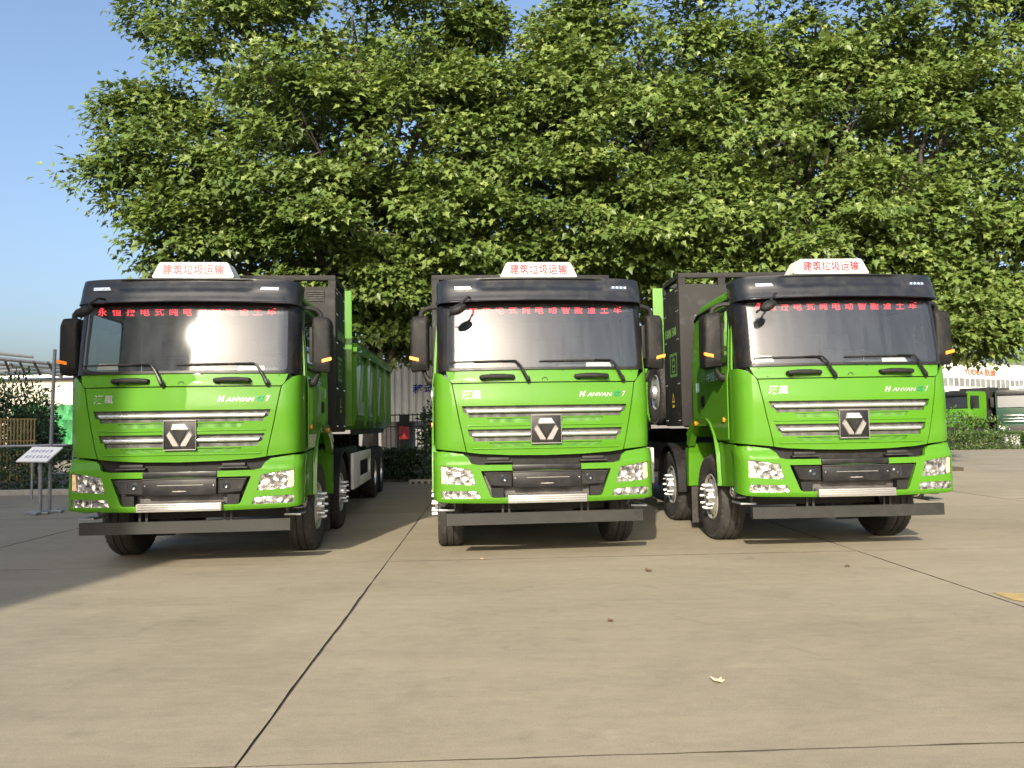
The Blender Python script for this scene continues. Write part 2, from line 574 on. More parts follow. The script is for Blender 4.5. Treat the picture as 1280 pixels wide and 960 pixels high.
def concrete():
    mt, t, out = new_mat('yard_concrete')
    p = N(t, 'ShaderNodeBsdfPrincipled', Roughness=0.82)
    p.inputs['Specular IOR Level'].default_value = 0.3
    g = N(t, 'ShaderNodeNewGeometry')
    def noise(sc, det, ro, stretch=None, rot=0.0, dist=0.0):
        mp = N(t, 'ShaderNodeMapping')
        if stretch: mp.inputs['Scale'].default_value = stretch
        mp.inputs['Rotation'].default_value = (0, 0, rot)
        n = N(t, 'ShaderNodeTexNoise', Scale=sc, Detail=det, Roughness=ro, Distortion=dist)
        t.links.new(g.outputs['Position'], mp.inputs[0]); t.links.new(mp.outputs[0], n.inputs['Vector'])
        return n.outputs['Fac']
    big = noise(0.33, 6, 0.6, dist=0.6)
    streak = noise(1.5, 7, 0.68, (0.35, 1.6, 1), R(-6), 0.4)
    fine = noise(9, 8, 0.72, (0.6, 1.3, 1))
    grain = noise(120, 3, 0.6)
    spots = noise(2.2, 4, 0.5, dist=1.2)
    c1 = ramp(t, big, [(0.30, (0.204, 0.176, 0.124)), (0.52, (0.244, 0.212, 0.152)), (0.72, (0.267, 0.234, 0.169))])
    def mul(a, fac, lo, hi, p0=0.3, p1=0.7):
        mp = N(t, 'ShaderNodeMapRange')
        mp.inputs[1].default_value = p0; mp.inputs[2].default_value = p1; mp.inputs[3].default_value = lo; mp.inputs[4].default_value = hi
        t.links.new(fac, mp.inputs[0])
        mx = N(t, 'ShaderNodeMix', data_type='RGBA', blend_type='MULTIPLY'); mx.inputs[0].default_value = 1
        cb = N(t, 'ShaderNodeCombineColor')
        for i in range(3): t.links.new(mp.outputs[0], cb.inputs[i])
        t.links.new(a, mx.inputs[6]); t.links.new(cb.outputs[0], mx.inputs[7])
        return mx.outputs[2]
    c = mul(c1, streak, 0.90, 1.09)
    c = mul(c, fine, 0.90, 1.09)
    c = mul(c, grain, 0.86, 1.12)
    c = mul(c, spots, 1.0, 0.86, 0.60, 0.74)
    c = mul(c, noise(38, 5, 0.7), 1.0, 0.72, 0.66, 0.76)
    c = mul(c, noise(5.5, 6, 0.62, (0.5, 1.2, 1), R(8)), 1.0, 1.14, 0.60, 0.72)
    def specks(sc, lo, p0, p1, c):
        v = N(t, 'ShaderNodeTexVoronoi', Scale=sc)
        t.links.new(g.outputs['Position'], v.inputs['Vector'])
        gate = noise(sc * 0.12, 3, 0.6)
        ad = N(t, 'ShaderNodeMath', operation='ADD')
        t.links.new(v.outputs['Distance'], ad.inputs[0])
        mp = N(t, 'ShaderNodeMapRange'); mp.inputs[1].default_value = 0.45; mp.inputs[2].default_value = 0.62; mp.inputs[3].default_value = 0.6; mp.inputs[4].default_value = 0.0
        t.links.new(gate, mp.inputs[0]); t.links.new(mp.outputs[0], ad.inputs[1])
        return mul(c, ad.outputs[0], lo, 1.0, p0, p1)
    c = specks(26, 0.55, 0.05, 0.14, c)
    c = specks(9, 0.72, 0.04, 0.10, c)
    c = specks(70, 1.35, 0.10, 0.22, c)
    t.links.new(c, p.inputs['Base Color'])
    b = N(t, 'ShaderNodeBump', Strength=0.22, Distance=0.01)
    t.links.new(fine, b.inputs['Height'])
    b2 = N(t, 'ShaderNodeBump', Strength=0.12, Distance=0.004)
    t.links.new(grain, b2.inputs['Height']); t.links.new(b.outputs[0], b2.inputs['Normal'])
    t.links.new(b2.outputs[0], p.inputs['Normal'])
    t.links.new(p.outputs[0], out.inputs[0])
    return mt


M['concrete'] = concrete()
M['joint'] = pbr('dirt_filled_joint', (0.035, 0.028, 0.02), 0.95, vary=0.4, scale=14)
M['earth'] = pbr('far_ground', (0.22, 0.19, 0.145), 0.95, vary=0.25, scale=0.2)
M['roadyellow'] = pbr('worn_yellow_paint', (0.34, 0.245, 0.09), 0.7, vary=0.2, scale=9, dirt=((0.32, 0.27, 0.19), 0.7))

# ------------------------------------------------------------------ setting: ground
def plane(name, x0, x1, y0, y1, z, material, kind='structure'):
    o = MB().add([(x0, y0, z), (x1, y0, z), (x1, y1, z), (x0, y1, z)], [(0, 1, 2, 3)]).build(name, material, smooth=None)
    o['kind'] = kind
    return o


plane('ground', -1500, 1500, -1500, 1500, -0.08, M['earth'])
yard = plane('yard_pavement', -33, 62, -14, 62, -0.007, M['joint'])
GA = 0.033
e1 = np.array([math.cos(GA), math.sin(GA)]); e2 = np.array([-math.sin(GA), math.cos(GA)])
P0 = np.array([-1.40, 8.60])
SX, SY = 5.23, 5.15


def wob(seed, n, amp):
    r = np.random.default_rng(seed)
    a = np.cumsum(r.normal(0, amp, n)); a -= np.linspace(a[0], a[-1], n)
    return a + r.normal(0, amp * 0.8, n)


def slab(i, j):
    n = 36
    near = (-2 <= i <= 2 and -2 <= j <= 1)
    g = 0.0040
    hx, hy = SX / 2 - g, SY / 2 - g
    s = np.linspace(-1, 1, n, endpoint=False)
    am = 0.0022 if near else 0.0
    pts = []
    wy0, wx1, wy1, wx0 = (wob(1000 + 97 * i + 13 * j + k, n, am) for k in range(4))
    for k in range(n): pts.append((s[k] * hx, -hy + abs(wy0[k])))
    for k in range(n): pts.append((hx - abs(wx1[k]), s[k] * hy))
    for k in range(n): pts.append((-s[k] * hx, hy - abs(wy1[k])))
    for k in range(n): pts.append((-hx + abs(wx0[k]), -s[k] * hy))
    if not near:
        pts = [(-hx, -hy), (hx, -hy), (hx, hy), (-hx, hy)]
    mb = MB()
    m_ = len(pts)
    mb.v = [(x, y, -0.03) for x, y in pts] + [(x, y, 0.0) for x, y in pts]
    for q in range(m_):
        w_ = (q + 1) % m_
        mb.f.append((q, w_, m_ + w_, m_ + q))
    mb.f.append(tuple(range(m_, 2 * m_)))
    o = mb.build('concrete_slab', M['concrete'], yard, smooth=None, fix=False)
    o.data.materials.append(M['joint'])
    for f_ in o.data.polygons: f_.material_index = 0 if f_.index == m_ else 1
    c = P0 + e1 * SX * (i + 0.5) + e2 * SY * (j + 0.5)
    o.location = (c[0], c[1], 0.0012 * math.sin(3.1 * i + 1.7 * j))
    o.rotation_euler = (0, 0, GA)
    return o


for i in range(-5, 10):
    for j in range(-4, 9):
        slab(i, j)
# ------------------------------------------------------------------ dump trucks
def plan(Wd, x0, ry, d_off=0.0):
    """plan curve of the front: s (from the centre) -> (x, d); shallow bow, rounded corner, straight flank"""
    def par(x): return 0.015 + 0.094 * x * x
    pts = [(x, par(x)) for x in np.linspace(0, x0, 24)]
    a = np.array([x0, par(x0)]); d = np.array([Wd, par(x0) + ry])
    ta = np.array([1, 0.188 * x0]); L = (Wd - x0)
    b = a + ta * L * 0.75; c = d - np.array([0, 1]) * ry * 0.6
    for t in np.linspace(0, 1, 14)[1:]:
        pts.append(tuple(a * (1 - t) ** 3 + 3 * b * t * (1 - t) ** 2 + 3 * c * t * t * (1 - t) + d * t ** 3))
    pts.append((Wd, d[1] + 3.0))
    p = np.array(pts)
    s = np.concatenate([[0], np.cumsum(np.hypot(*np.diff(p, axis=0).T))])
    def f(q):
        sg = 1 if q >= 0 else -1
        x = np.interp(abs(q), s, p[:, 0]); y = np.interp(abs(q), s, p[:, 1])
        return sg * x, y + d_off
    return f


def s_of(pf, x):
    """arc position whose x is the given one"""
    lo, hi = 0.0, 2.0
    for _ in range(40):
        mid = (lo + hi) / 2
        if pf(mid)[0] < x: lo = mid
        else: hi = mid
    return lo


def sm(a, b, x):
    t = min(1, max(0, (x - a) / (b - a)))
    return t * t * (3 - 2 * t)


PF_CAB = plan(1.20, 1.02, 0.34)
PF_BUM = plan(1.222, 1.09, 0.26)
PF_WIN = plan(1.17, 1.0, 0.30)
PF_VIS = plan(1.165, 0.99, 0.30)


def F(pf, zo):
    def g(s, z):
        x, d = pf(s)
        return Vector((x, d + zo(abs(s), z), z))
    return g


def hood_z(s, z):
    d = 0.004 + 0.02 * sm(1.70, 1.95, z)
    d += 0.018 * sm(1.30, 1.17, z)
    return d


def bump_z(s, z):
    d = 0.0
    d += 0.055 * sm(1.06, 1.17, z) + 0.03 * sm(0.68, 0.62, z)
    return d


def cowl_z(s, z):
    return 0.026 + 0.035 * sm(1.94, 2.09, z)


def win_z(s, z):
    return 0.036 + (z - 2.06) * 0.120 + 0.075 * (z - 2.06) ** 2


def vis_z(s, z):
    d = 0.055 + 0.035 * sm(2.83, 2.93, z) + 0.012 * sm(2.925, 2.945, z) + 0.07 * sm(2.95, 3.13, z)
    d += 0.030 * sm(0.72, 0.64, s) * sm(2.955, 2.985, z) * (1 - sm(3.075, 3.10, z))
    d -= 0.012 * sm(2.845, 2.83, z)
    return d


def make_truck():
    T = empty('dump_truck')
    # ---- bumper shell
    zb = 0.634
    out = mirror([(0, 0.630), (0.45, 0.634), (1.05, 0.642), (1.20, 0.655), (1.36, 0.675), (1.36, 1.19), (1.12, 1.195),
                  (0.90, 1.165), (0.845, 1.125), (0.815, 1.065), (0.74, 1.048), (0, 1.045)])
    hole = mirror(rnd([(0, 0.694), (0.60, 0.697), (0.712, 0.985), (0, 0.985)], [0, 0.03, 0.012, 0]))
    hl = rnd([(0.770, 0.830), (1.150, 0.852), (1.152, 1.050), (0.815, 1.000)], [0.012, 0.02, 0.015, 0.012])
    fg = rnd([(0.715, 0.690), (1.145, 0.692), (1.145, 0.778), (0.745, 0.768)], 0.02)
    neg = lambda p: [(-x, z) for x, z in p][::-1]
    panel('bumper', out, F(PF_BUM, bump_z), 0.05, M['paint'], T, holes=[hole, hl, neg(hl), fg, neg(fg)], sz=0.05, sx=0.06)
    # ---- headlights and fog lights
    for sg in (1, -1):
        P = (lambda p: p) if sg > 0 else neg
        h = panel('headlight', P(hl), F(PF_BUM, lambda s, z: bump_z(s, z) + 0.014), 0.0, M['lamp'], T, sx=0.04, sz=0.05)
        for px_, r_, zc_ in ((0.865, 0.058, 0.905), (1.005, 0.062, 0.935)):
            x, d = PF_BUM(px_)
            MB().lathe([(-0.002, r_ * 1.04), (-0.006, r_), (0.018, r_ * .8), (0.030, r_ * .4), (0.012, r_ * .30), (0.004, r_ * .2), (0.002, 0.001)], (sg * x, d + 0.014, zc_), 'y', 20).build('reflector_bowl', M['chrome'], h)
        panel('turn_signal', P(rnd([(1.085, 0.866), (1.142, 0.868), (1.143, 1.035), (1.10, 1.03)], 0.01)), F(PF_BUM, lambda s, z: bump_z(s, z) + 0.009), 0.0, M['orangeclear'], h)
        panel('headlight_rim', P(rnd([(0.764, 0.824), (1.156, 0.846), (1.158, 1.057), (0.811, 1.006)], 0.012)), F(PF_BUM, lambda s, z: bump_z(s, z) + 0.018), 0.03, M['black'], h)
        fo = panel('fog_light', P(fg), F(PF_BUM, lambda s, z: bump_z(s, z) + 0.012), 0.0, M['lamp'], T, sx=0.04, sz=0.04)
        panel('fog_light_divider', P([(0.925, 0.694), (0.935, 0.694), (0.935, 0.772), (0.925, 0.772)]), F(PF_BUM, lambda s, z: bump_z(s, z) + 0.006), 0.01, M['chrome'], fo)
    # ---- black inside of the bumper opening
    panel('lower_grille', mirror([(0, 0.66), (0.68, 0.66), (0.76, 1.02), (0, 1.02)]), F(PF_BUM, lambda s, z: 0.115), 0.01, M['grille'], T, sx=0.2)
    panel('upper_slot', mirror([(0, 1.02), (0.84, 1.02), (0.93, 1.22), (0, 1.22)]), F(PF_BUM, lambda s, z: 0.105), 0.01, M['black'], T, sx=0.2)
    for sg in (1, -1):
        mb = MB(); mb.box(sg * 0.52 - 0.12, sg * 0.52 + 0.12, 0.10, 0.16, 1.09, 1.125, 0.012).box(sg * 0.52 - 0.15, sg * 0.52 + 0.15, 0.07, 0.13, 1.072, 1.086)
        mb.build('hood_latch', M['under'], T)
        fl = MB().prism([(sg * x, z) for x, z in ((0.378, 0.815), (0.615, 0.830), (0.675, 0.968), (0.378, 0.968))], 'y', 0.045, 0.12).build('radar_housing', M['black'], T, smooth=30)
        MB().lathe([(0, 0.001), (-0.008, 0.028), (0, 0.044), (0.015, 0.047)], (sg * 0.465, 0.044, 0.897), 'y', 20).build('round_lens', M['darkglass'], fl)
        MB().prism([(sg * x, z) for x, z in ((0.53, 0.85), (0.62, 0.86), (0.645, 0.945), (0.53, 0.945))], 'y', 0.040, 0.05).build('lens', M['gloss_black'], fl)
        fr = MB()
        ring = [(0.385, 0.822), (0.612, 0.836), (0.668, 0.962), (0.385, 0.962)]
        fr.tube([(sg * x, 0.042, z) for x, z in ring + ring[:1]], 0.006, 6)
        fr.build('bezel', M['steel'], fl)
        MB().prism([(sg * x, z) for x, z in ((0.47, 0.70), (0.585, 0.70), (0.60, 0.80), (0.47, 0.80))], 'y', 0.05, 0.13).build('tow_cover', M['black'], T)
    lp = MB().box(-0.372, 0.372, 0.004, 0.10, 0.805, 0.965, 0.008).build('plate_holder', M['gloss_black'], T)
    MB().box(-0.375, 0.375, 0.012, 0.10, 0.985, 1.048, 0.012).build('plate_holder_ridge', M['gloss_black'], T)
    MB().box(-0.375, 0.375, -0.004, 0.03, 0.966, 0.980, 0.003).build('holder_lip', M['steel'], T)
    MB().box(-0.22, 0.24, -0.002, 0.012, 0.905, 0.911).build('trim_line', M['satin'], lp, smooth=None)
    MB().prism([(-0.075, 0.842), (0.0, 0.838), (0.075, 0.842), (0.06, 0.850), (0.012, 0.850), (0.0, 0.856), (-0.012, 0.850), (-0.06, 0.850)], 'y', -0.001, 0.01).build('small_badge', M['satin'], lp, smooth=None)
    for sg in (1, -1):
        MB().lathe([(-0.004, 0.001), (-0.004, 0.008), (0.01, 0.009)], (sg * 0.345, 0.002, 0.905), 'y', 10).build('bolt', M['chrome'], lp)
    stp = MB().box(-0.428, 0.428, -0.012, 0.12, 0.638, 0.724, 0.008)
    st = stp.build('step_plate', M['satin'], T)
    for z in (0.662, 0.684, 0.706):
        MB().box(-0.415, 0.415, -0.0165, 0.0, z, z + 0.008, 0.002).build('step_ridge', M['chrome'], st)
    # ---- grey under-run bar
    def bz(x): return 0.185 + 0.09 * max(0, abs(x) - 0.78) ** 1.3
    xs = [-1.083, -1.0, -0.9, -0.8, -0.6, -0.3, 0, 0.3, 0.6, 0.8, 0.9, 1.0, 1.083]
    mb = MB(); b = 0
    for x in xs:
        d = bz(x); mb.v += [(x, d, 0.394), (x, d, 0.520), (x, d + 0.075, 0.520), (x, d + 0.075, 0.394)]
    for i in range(len(xs) - 1):
        for k in range(4):
            mb.f.append((4 * i + k, 4 * i + (k + 1) % 4, 4 * i + 4 + (k + 1) % 4, 4 * i + 4 + k))
    mb.f += [(0, 1, 2, 3), tuple(4 * (len(xs) - 1) + k for k in (3, 2, 1, 0))]
    gb = mb.build('underrun_bar', M['steel'], T, smooth=30)
    for x in (-0.47, -0.40, 0.40, 0.47):
        MB().box(x - 0.012, x + 0.012, 0.205, 0.235, 0.50, 0.66).build('bar_bracket', M['steel'], gb, smooth=None)
    # ---- corner steps below the bumper
    for sg in (1, -1):
        mb = MB()
        mb.box(sg * 1.08 - 0.09, sg * 1.08 + 0.09, 0.34, 0.66, 0.535, 0.556, 0.006)
        mb.box(sg * 1.12 - 0.05, sg * 1.12 + 0.05, 0.44, 0.64, 0.600, 0.618, 0.006)
        cs = mb.build('corner_step', M['galv'], T)
        MB().lathe([(-0.05, 0.001), (-0.05, 0.07), (0.03, 0.085), (0.05, 0.06), (0.05, 0.001)], (sg * 1.13, 0.62, 0.67), 'x', 18, sg).build('step_lamp', M['lamp'], cs)
        MB().tube([(sg * 1.0, 0.45, 0.64), (sg * 1.0, 0.5, 0.58), (sg * 1.0, 0.56, 0.55)], 0.02).build('step_arm', M['galv'], cs)
    # ---- hood
    out = mirror([(0, 1.143), (0.4, 1.150), (0.72, 1.168), (0.859, 1.186), (0.93, 1.52), (1.006, 1.925), (0, 1.925)])
    g1 = mirror([(0, 1.560), (0.80, 1.560), (0.828, 1.556), (0.845, 1.60), (0.885, 1.61), (0.908, 1.684), (0, 1.682)])
    g2 = mirror([(0, 1.300), (0.745, 1.300), (0.775, 1.297), (0.79, 1.345), (0.825, 1.355), (0.848, 1.431), (0, 1.429)])
    i1 = [(-0.64, 1.548), (0.64, 1.548), (0.60, 1.502), (-0.60, 1.502)]
    i2 = [(-0.62, 1.286), (0.62, 1.286), (0.58, 1.240), (-0.58, 1.240)]
    hd = panel('front_panel', out, F(PF_CAB, hood_z), 0.06, M['paint'], T, holes=[g1, g2, i1, i2], sz=0.06, sx=0.08)
    for gp, q in ((g1, 0.0), (g2, 0.0)):
        panel('grille', [(x * 1.01, z + (0.004 if z > sum(p[1] for p in gp) / len(gp) else -0.004)) for x, z in gp], F(PF_CAB, lambda s, z: hood_z(s, z) + 0.042), 0.005, M['grille'], T, sx=0.15, sz=0)
    for ip in (i1, i2):
        panel('vent_mesh', [(x * 1.01, z) for x, z in ip], F(PF_CAB, lambda s, z: hood_z(s, z) + 0.014), 0.01, M['paint_mesh'], hd, sx=0.15, sz=0)
    def strip(x0_, x1_, zc, hh):
        o_ = rnd([(x0_, zc - hh), (x1_, zc - hh), (x1_ + (0.03 if x1_ > .5 else 0), zc + hh), (x0_ - (0.03 if x0_ < -.5 else 0), zc + hh)], 0.006, 2)
        def fn(s, z):
            x, d = PF_CAB(s)
            t = (z - zc) / hh
            return Vector((x, d - 0.012 + 0.016 * t * t + 0.01, z))
        panel('chrome_strip', o_, fn, 0.04, M['brightmetal'], T, sx=0.08, sz=hh / 3)
    strip(-0.832, 0.832, 1.626, 0.021)
    strip(-0.775, -0.172, 1.371, 0.021)
    strip(0.172, 0.775, 1.371, 0.021)
    # shoulder bar running under each grille
    for z, xx in ((1.470, 0.86), (1.222, 0.80)):
        o_ = rnd([(-xx, z - 0.010), (xx, z - 0.010), (xx + 0.006, z + 0.010), (-xx - 0.006, z + 0.010)], 0.008, 2)
        panel('shoulder_ridge', o_, F(PF_CAB, lambda s, zz, z=z: hood_z(s, zz) - 0.010 + 90 * (zz - z) ** 2), 0.02, M['paint'], hd, sx=0.12, sz=0.004)
    # ---- emblem
    em = MB().box(-0.160, 0.160, 0.010, 0.06, 1.272, 1.574, 0.004).build('emblem', M['gloss_black'], T)
    fr = MB()
    for a in ((-0.165, 0.165, 1.569, 1.578), (-0.165, 0.165, 1.268, 1.277), (-0.165, -0.160, 1.277, 1.569), (0.160, 0.165, 1.277, 1.569)):
        fr.box(a[0], a[1], -0.002, 0.05, a[2], a[3], 0.003)
    fr.build('emblem_frame', M['satin'], em)
    cz = 1.425
    def sh(poly, dep=0.016):
        c = np.mean(poly, axis=0)
        n_ = len(poly)
        mb_ = MB()
        mb_.v = [(x, 0.010, z) for x, z in poly] + [(c[0] + (x - c[0]) * .86, 0.010 - dep, c[1] + (z - c[1]) * .86) for x, z in poly]
        mb_.f = [tuple(range(n_, 2 * n_))] + [(i, (i + 1) % n_, n_ + (i + 1) % n_, n_ + i) for i in range(n_)]
        return mb_
    sh([(-0.092, cz + 0.056), (0.103, cz + 0.056), (0.060, cz + 0.118), (-0.076, cz + 0.118)]).build('emblem_bar', M['brightmetal'], em, smooth=None)
    for sg in (1, -1):
        sh([(sg * x, cz + z) for x, z in ((0.102, 0.048), (0.136, 0.002), (0.066, -0.124), (0.006, -0.124), (0.006, -0.105), (0.09, 0.03))]).build('emblem_bar', M['satin'], em, smooth=None)
    sh([(-0.078, cz + 0.047), (0.078, cz + 0.047), (0.0, cz - 0.088)], 0.006).build('emblem_centre', M['black'], em, smooth=None)
    # ---- lettering on the front panel
    def onhood(cx, cz_):
        def fn(u, v, w):
            x = cx + u
            return (x, 0.015 + 0.094 * x * x + hood_z(abs(x), cz_) - 0.002 - w, cz_ + v)
        return fn
    text_on('lettering', '漢風', onhood(-0.800, 1.808), M['brightmetal'], T, size=0.092, bold=0.012, shear=0.12, space=1.06, width=0.205)
    text_on('lettering', 'H', onhood(0.408, 1.798), M['brightmetal'], T, size=0.060, bold=0.05, shear=0.3, width=0.075)
    text_on('lettering', 'ANVAN', onhood(0.600, 1.791), M['brightmetal'], T, size=0.044, bold=0.03, shear=0.3, space=1.02, width=0.29)
    text_on('lettering', 'G', onhood(0.800, 1.798), M['badgegreen'], T, size=0.060, bold=0.05, shear=0.3, width=0.082)
    text_on('lettering', '7', onhood(0.878, 1.798), M['brightmetal'], T, size=0.058, bold=0.03, shear=0.2, width=0.046)
    # ---- cowl below the windscreen
    cw = panel('cowl_panel', mirror([(0, 1.937), (1.012, 1.937), (1.045, 1.97), (1.085, 2.082), (0, 2.092)]), F(PF_CAB, cowl_z), 0.05, M['paint'], T, sz=0.05)
    MB().tube([(0.0 + 0.03 * math.cos(a), 0.026 + 0.015 + 0.004, 1.952 + 0.032 * math.sin(a)) for a in np.linspace(0, math.pi, 9)], 0.004, 6).build('filler_outline', M['under'], cw)
    for x, z in ((-0.98, 2.05), (-0.2, 2.06), (0.2, 2.06), (0.98, 2.05), (-0.9, 1.955), (0.9, 1.955)):
        d = 0.015 + 0.094 * x * x + cowl_z(0, z)
        MB().lathe([(-0.004, 0.001), (-0.004, 0.006), (0.004, 0.007)], (x, d, z), 'y', 8).build('screw', M['under'], cw)
    for cx in (-0.515, 0.515):
        d0 = 0.015 + 0.094 * cx * cx + 0.03
        mb = MB()
        mb.tube([(cx - 0.172, d0 + 0.005, 1.990), (cx - 0.165, d0 - 0.045, 1.992), (cx - 0.12, d0 - 0.055, 1.997), (cx + 0.12, d0 - 0.055, 1.997), (cx + 0.165, d0 - 0.045, 1.992), (cx + 0.172, d0 + 0.005, 1.990)], [0.026, 0.026, 0.024, 0.024, 0.026, 0.026], 10)
        mb.box(cx - 0.09, cx + 0.09, d0 - 0.055, d0 - 0.015, 2.0, 2.026, 0.008)
        mb.box(cx - 0.145, cx - 0.125, d0 - 0.03, d0 + 0.01, 1.955, 1.985)
        mb.build('grab_handle', M['black'], T)
    # ---- corner panels
    for sg in (1, -1):
        s1 = s_of(PF_CAB, 1.1999) + 0.06
        o_ = [(0.869, 1.190), (1.02, 1.205), (1.22, 1.222), (s1, 1.228), (s1, 2.06), (1.24, 2.058), (1.13, 2.035), (1.068, 1.985), (1.032, 1.945), (1.016, 1.92), (0.94, 1.52)]
        o_ = o_ if sg > 0 else neg(o_)
        panel('corner_panel', o_, F(PF_CAB, lambda s, z: hood_z(s, min(z, 1.94)) - 0.004 * sm(1.0, 1.1, s) + 0.05 * sm(1.96, 2.08, z) * sm(1.35, 1.05, s)), 0.03, M['paint'], T, sx=0.05, sz=0.07)
    # ---- windscreen
    gl = mirror(rnd([(0, 2.100), (1.072, 2.100), (1.060, 2.800), (0, 2.800)], [0, 0.06, 0.05, 0], 5))
    s2 = s_of(PF_WIN, 1.1699) + 0.03
    fo_ = mirror([(0, 2.075), (1.10, 2.072), (s2, 2.03), (s2 - 0.02, 2.85), (0, 2.85)])
    panel('windscreen_frame', fo_, F(PF_WIN, lambda s, z: win_z(s, z) + 0.03 * sm(1.1, 1.4, s)), 0.02, M['gloss_black'], T, holes=[gl], sz=0.2, sx=0.08)
    panel('windscreen', [(x * 1.004, z) for x, z in gl], F(PF_WIN, lambda s, z: win_z(s, z) + 0.008), 0.0, M['glass'], T, sx=0.05, sz=0.1, smooth=60)
    sf = rnd([(-1.065, 2.772), (1.065, 2.772), (1.064, 2.797), (-1.064, 2.797)], 0.01, 2)
    panel('shade_band', sf, F(PF_WIN, lambda s, z: win_z(s, z) + 0.030), 0.0, M['black'], T, sx=0.15, sz=0.05)
    # ---- wipers
    for pv, el, en in (((-0.188, 1.950), (-0.325, 2.170), (-1.035, 2.165)), ((0.868, 1.951), (0.733, 2.174), (-0.058, 2.163))):
        def q(x, z, o=0.0):
            dd = 0.015 + 0.094 * min(1, abs(x)) ** 2
            return (x, dd + (cowl_z(0, z) if z < 2.09 else win_z(0, z)) - 0.022 - o, z)
        mb = MB()
        mb.tube([q(pv[0] + 0.008, pv[1] - 0.012), q(pv[0], pv[1] + 0.01, 0.02), q(pv[0] * .75 + el[0] * .25, pv[1] + 0.075, 0.02), q(pv[0] * .42 + el[0] * .58, pv[1] + 0.165, 0.02), q(pv[0] * .15 + el[0] * .85, el[1] - 0.012, 0.015), q(el[0], el[1], 0.012), q(el[0] - 0.18, el[1] + 0.001, 0.01)],
                [0.022, 0.022, 0.018, 0.015, 0.012, 0.009, 0.007], 8)
        w_ = mb.build('wiper', M['gloss_black'], T)
        MB().tube([q(el[0] + 0.02, el[1] - 0.006, -0.004)] + [q(el[0] + (en[0] - el[0]) * t, el[1] + (en[1] - el[1]) * t, -0.004) for t in np.linspace(0.05, 1, 9)], [0.006] + [0.009] * 8 + [0.006], 6).build('wiper_blade', M['under'], w_)
        MB().tube([q(pv[0] + 0.03, pv[1] - 0.002, 0.0), q(pv[0] + 0.012, pv[1] + 0.05, 0.01)], 0.004, 6).build('washer_hose', M['black'], w_)
    # ---- sun visor
    s3 = s_of(PF_VIS, 1.1649) + 0.06
    vo = mirror([(0, 2.835), (0.6, 2.833), (1.10, 2.826), (s3 - 0.02, 2.822), (s3 - 0.05, 3.07), (1.12, 3.095), (0.9, 3.103), (0, 3.106)])
    vi = panel('sun_visor', vo, F(PF_VIS, vis_z), 0.06, M['visor'], T, sx=0.05, sz=0.018)
    for sg in (1, -1):
        P = (lambda p: p) if sg > 0 else neg
        ml = panel('marker_light', P([(0.775, 2.972), (0.968, 2.972), (0.972, 3.008), (0.795, 3.008)]), F(PF_VIS, lambda s, z: vis_z(s, z) - 0.006), 0.02, M['chrome'], vi, sx=0.1, sz=0)
        for k in range(4):
            x = 0.81 + 0.047 * k
            xx, d = PF_VIS(sg * x)
            MB().lathe([(-0.004, 0.001), (-0.002, 0.009), (0.006, 0.012)], (xx, d + vis_z(abs(x), 2.99) - 0.006, 2.990), 'y', 8).build('light_diode', M['white'], vi)
    for x in (-0.56, -0.02, 0.28, 0.5):
        for z in (2.884, 3.06):
            xx, d = PF_VIS(x)
            MB().lathe([(-0.003, 0.001), (-0.003, 0.006), (0.008, 0.007)], (xx, d + vis_z(abs(x), z), z), 'y', 8).build('visor_screw', M['black'], vi)
    # ---- roof, flanks, back wall
    def flank(sg):
        def fn(d, z):
            return Vector((sg * (1.20 - 0.055 * sm(2.0, 3.0, z)), d, z))
        return fn
    prof = [(-1.155, 2.86), (-1.15, 2.93), (-1.12, 3.0), (-1.04, 3.045), (-0.8, 3.07), (0, 3.085), (0.8, 3.07), (1.04, 3.045), (1.12, 3.0), (1.15, 2.93), (1.155, 2.86)]
    mb = MB()
    rows = [(0.42, 0.985, -0.012), (0.7, 1.0, 0.0), (1.2, 1.0, 0.01), (1.6, 1.0, 0.0), (1.85, 0.995, -0.045), (1.98, 0.98, -0.11), (2.03, 0.96, -0.20)]
    for d, k, dz in rows:
        mb.v += [(x * k, d, 2.86 + (z - 2.86) * (1 + dz * 2.2)) for x, z in prof]
    n_ = len(prof)
    for i in range(len(rows) - 1):
        for k in range(n_ - 1):
            mb.f.append((i * n_ + k, i * n_ + k + 1, (i + 1) * n_ + k + 1, (i + 1) * n_ + k))
    mb.build('cab_roof', M['paint'], T, smooth=50)
    MB().prism([(-1.16, 2.80), (1.16, 2.80), (1.15, 3.03), (0.8, 3.06), (-0.8, 3.06), (-1.15, 3.03)], 'y', 0.42, 0.44).build('roof_front_wall', M['black'], T, smooth=None)
    win = rnd([(0.545, 2.14), (1.44, 2.14), (1.42, 2.80), (0.60, 2.80)], [0.05, 0.05, 0.08, 0.04])
    for sg in (1, -1):
        so = [(0.44, 1.22), (0.98, 1.25), (1.10, 1.38), (1.30, 1.46), (1.86, 1.46), (2.03, 1.40), (2.03, 2.80), (2.0, 2.90), (0.50, 2.90), (0.44, 2.06)]
        panel('cab_side', so, flank(sg), 0.02, M['paint'], T, holes=[win], sx=0.3, sz=0.1, back=(-sg, 0, 0))
        MB().tube([(sg * 1.158, 0.46, 2.885), (sg * 1.162, 1.2, 2.885), (sg * 1.16, 1.85, 2.875), (sg * 1.155, 2.0, 2.82)], 0.018, 6).build('drip_rail', M['black'], T)
        do = rnd([(0.52, 1.255), (0.94, 1.262), (1.08, 1.40), (1.28, 1.482), (1.60, 1.482), (1.63, 2.0), (1.58, 2.855), (0.585, 2.855), (0.52, 2.10)], 0.03)
        fl = flank(sg)
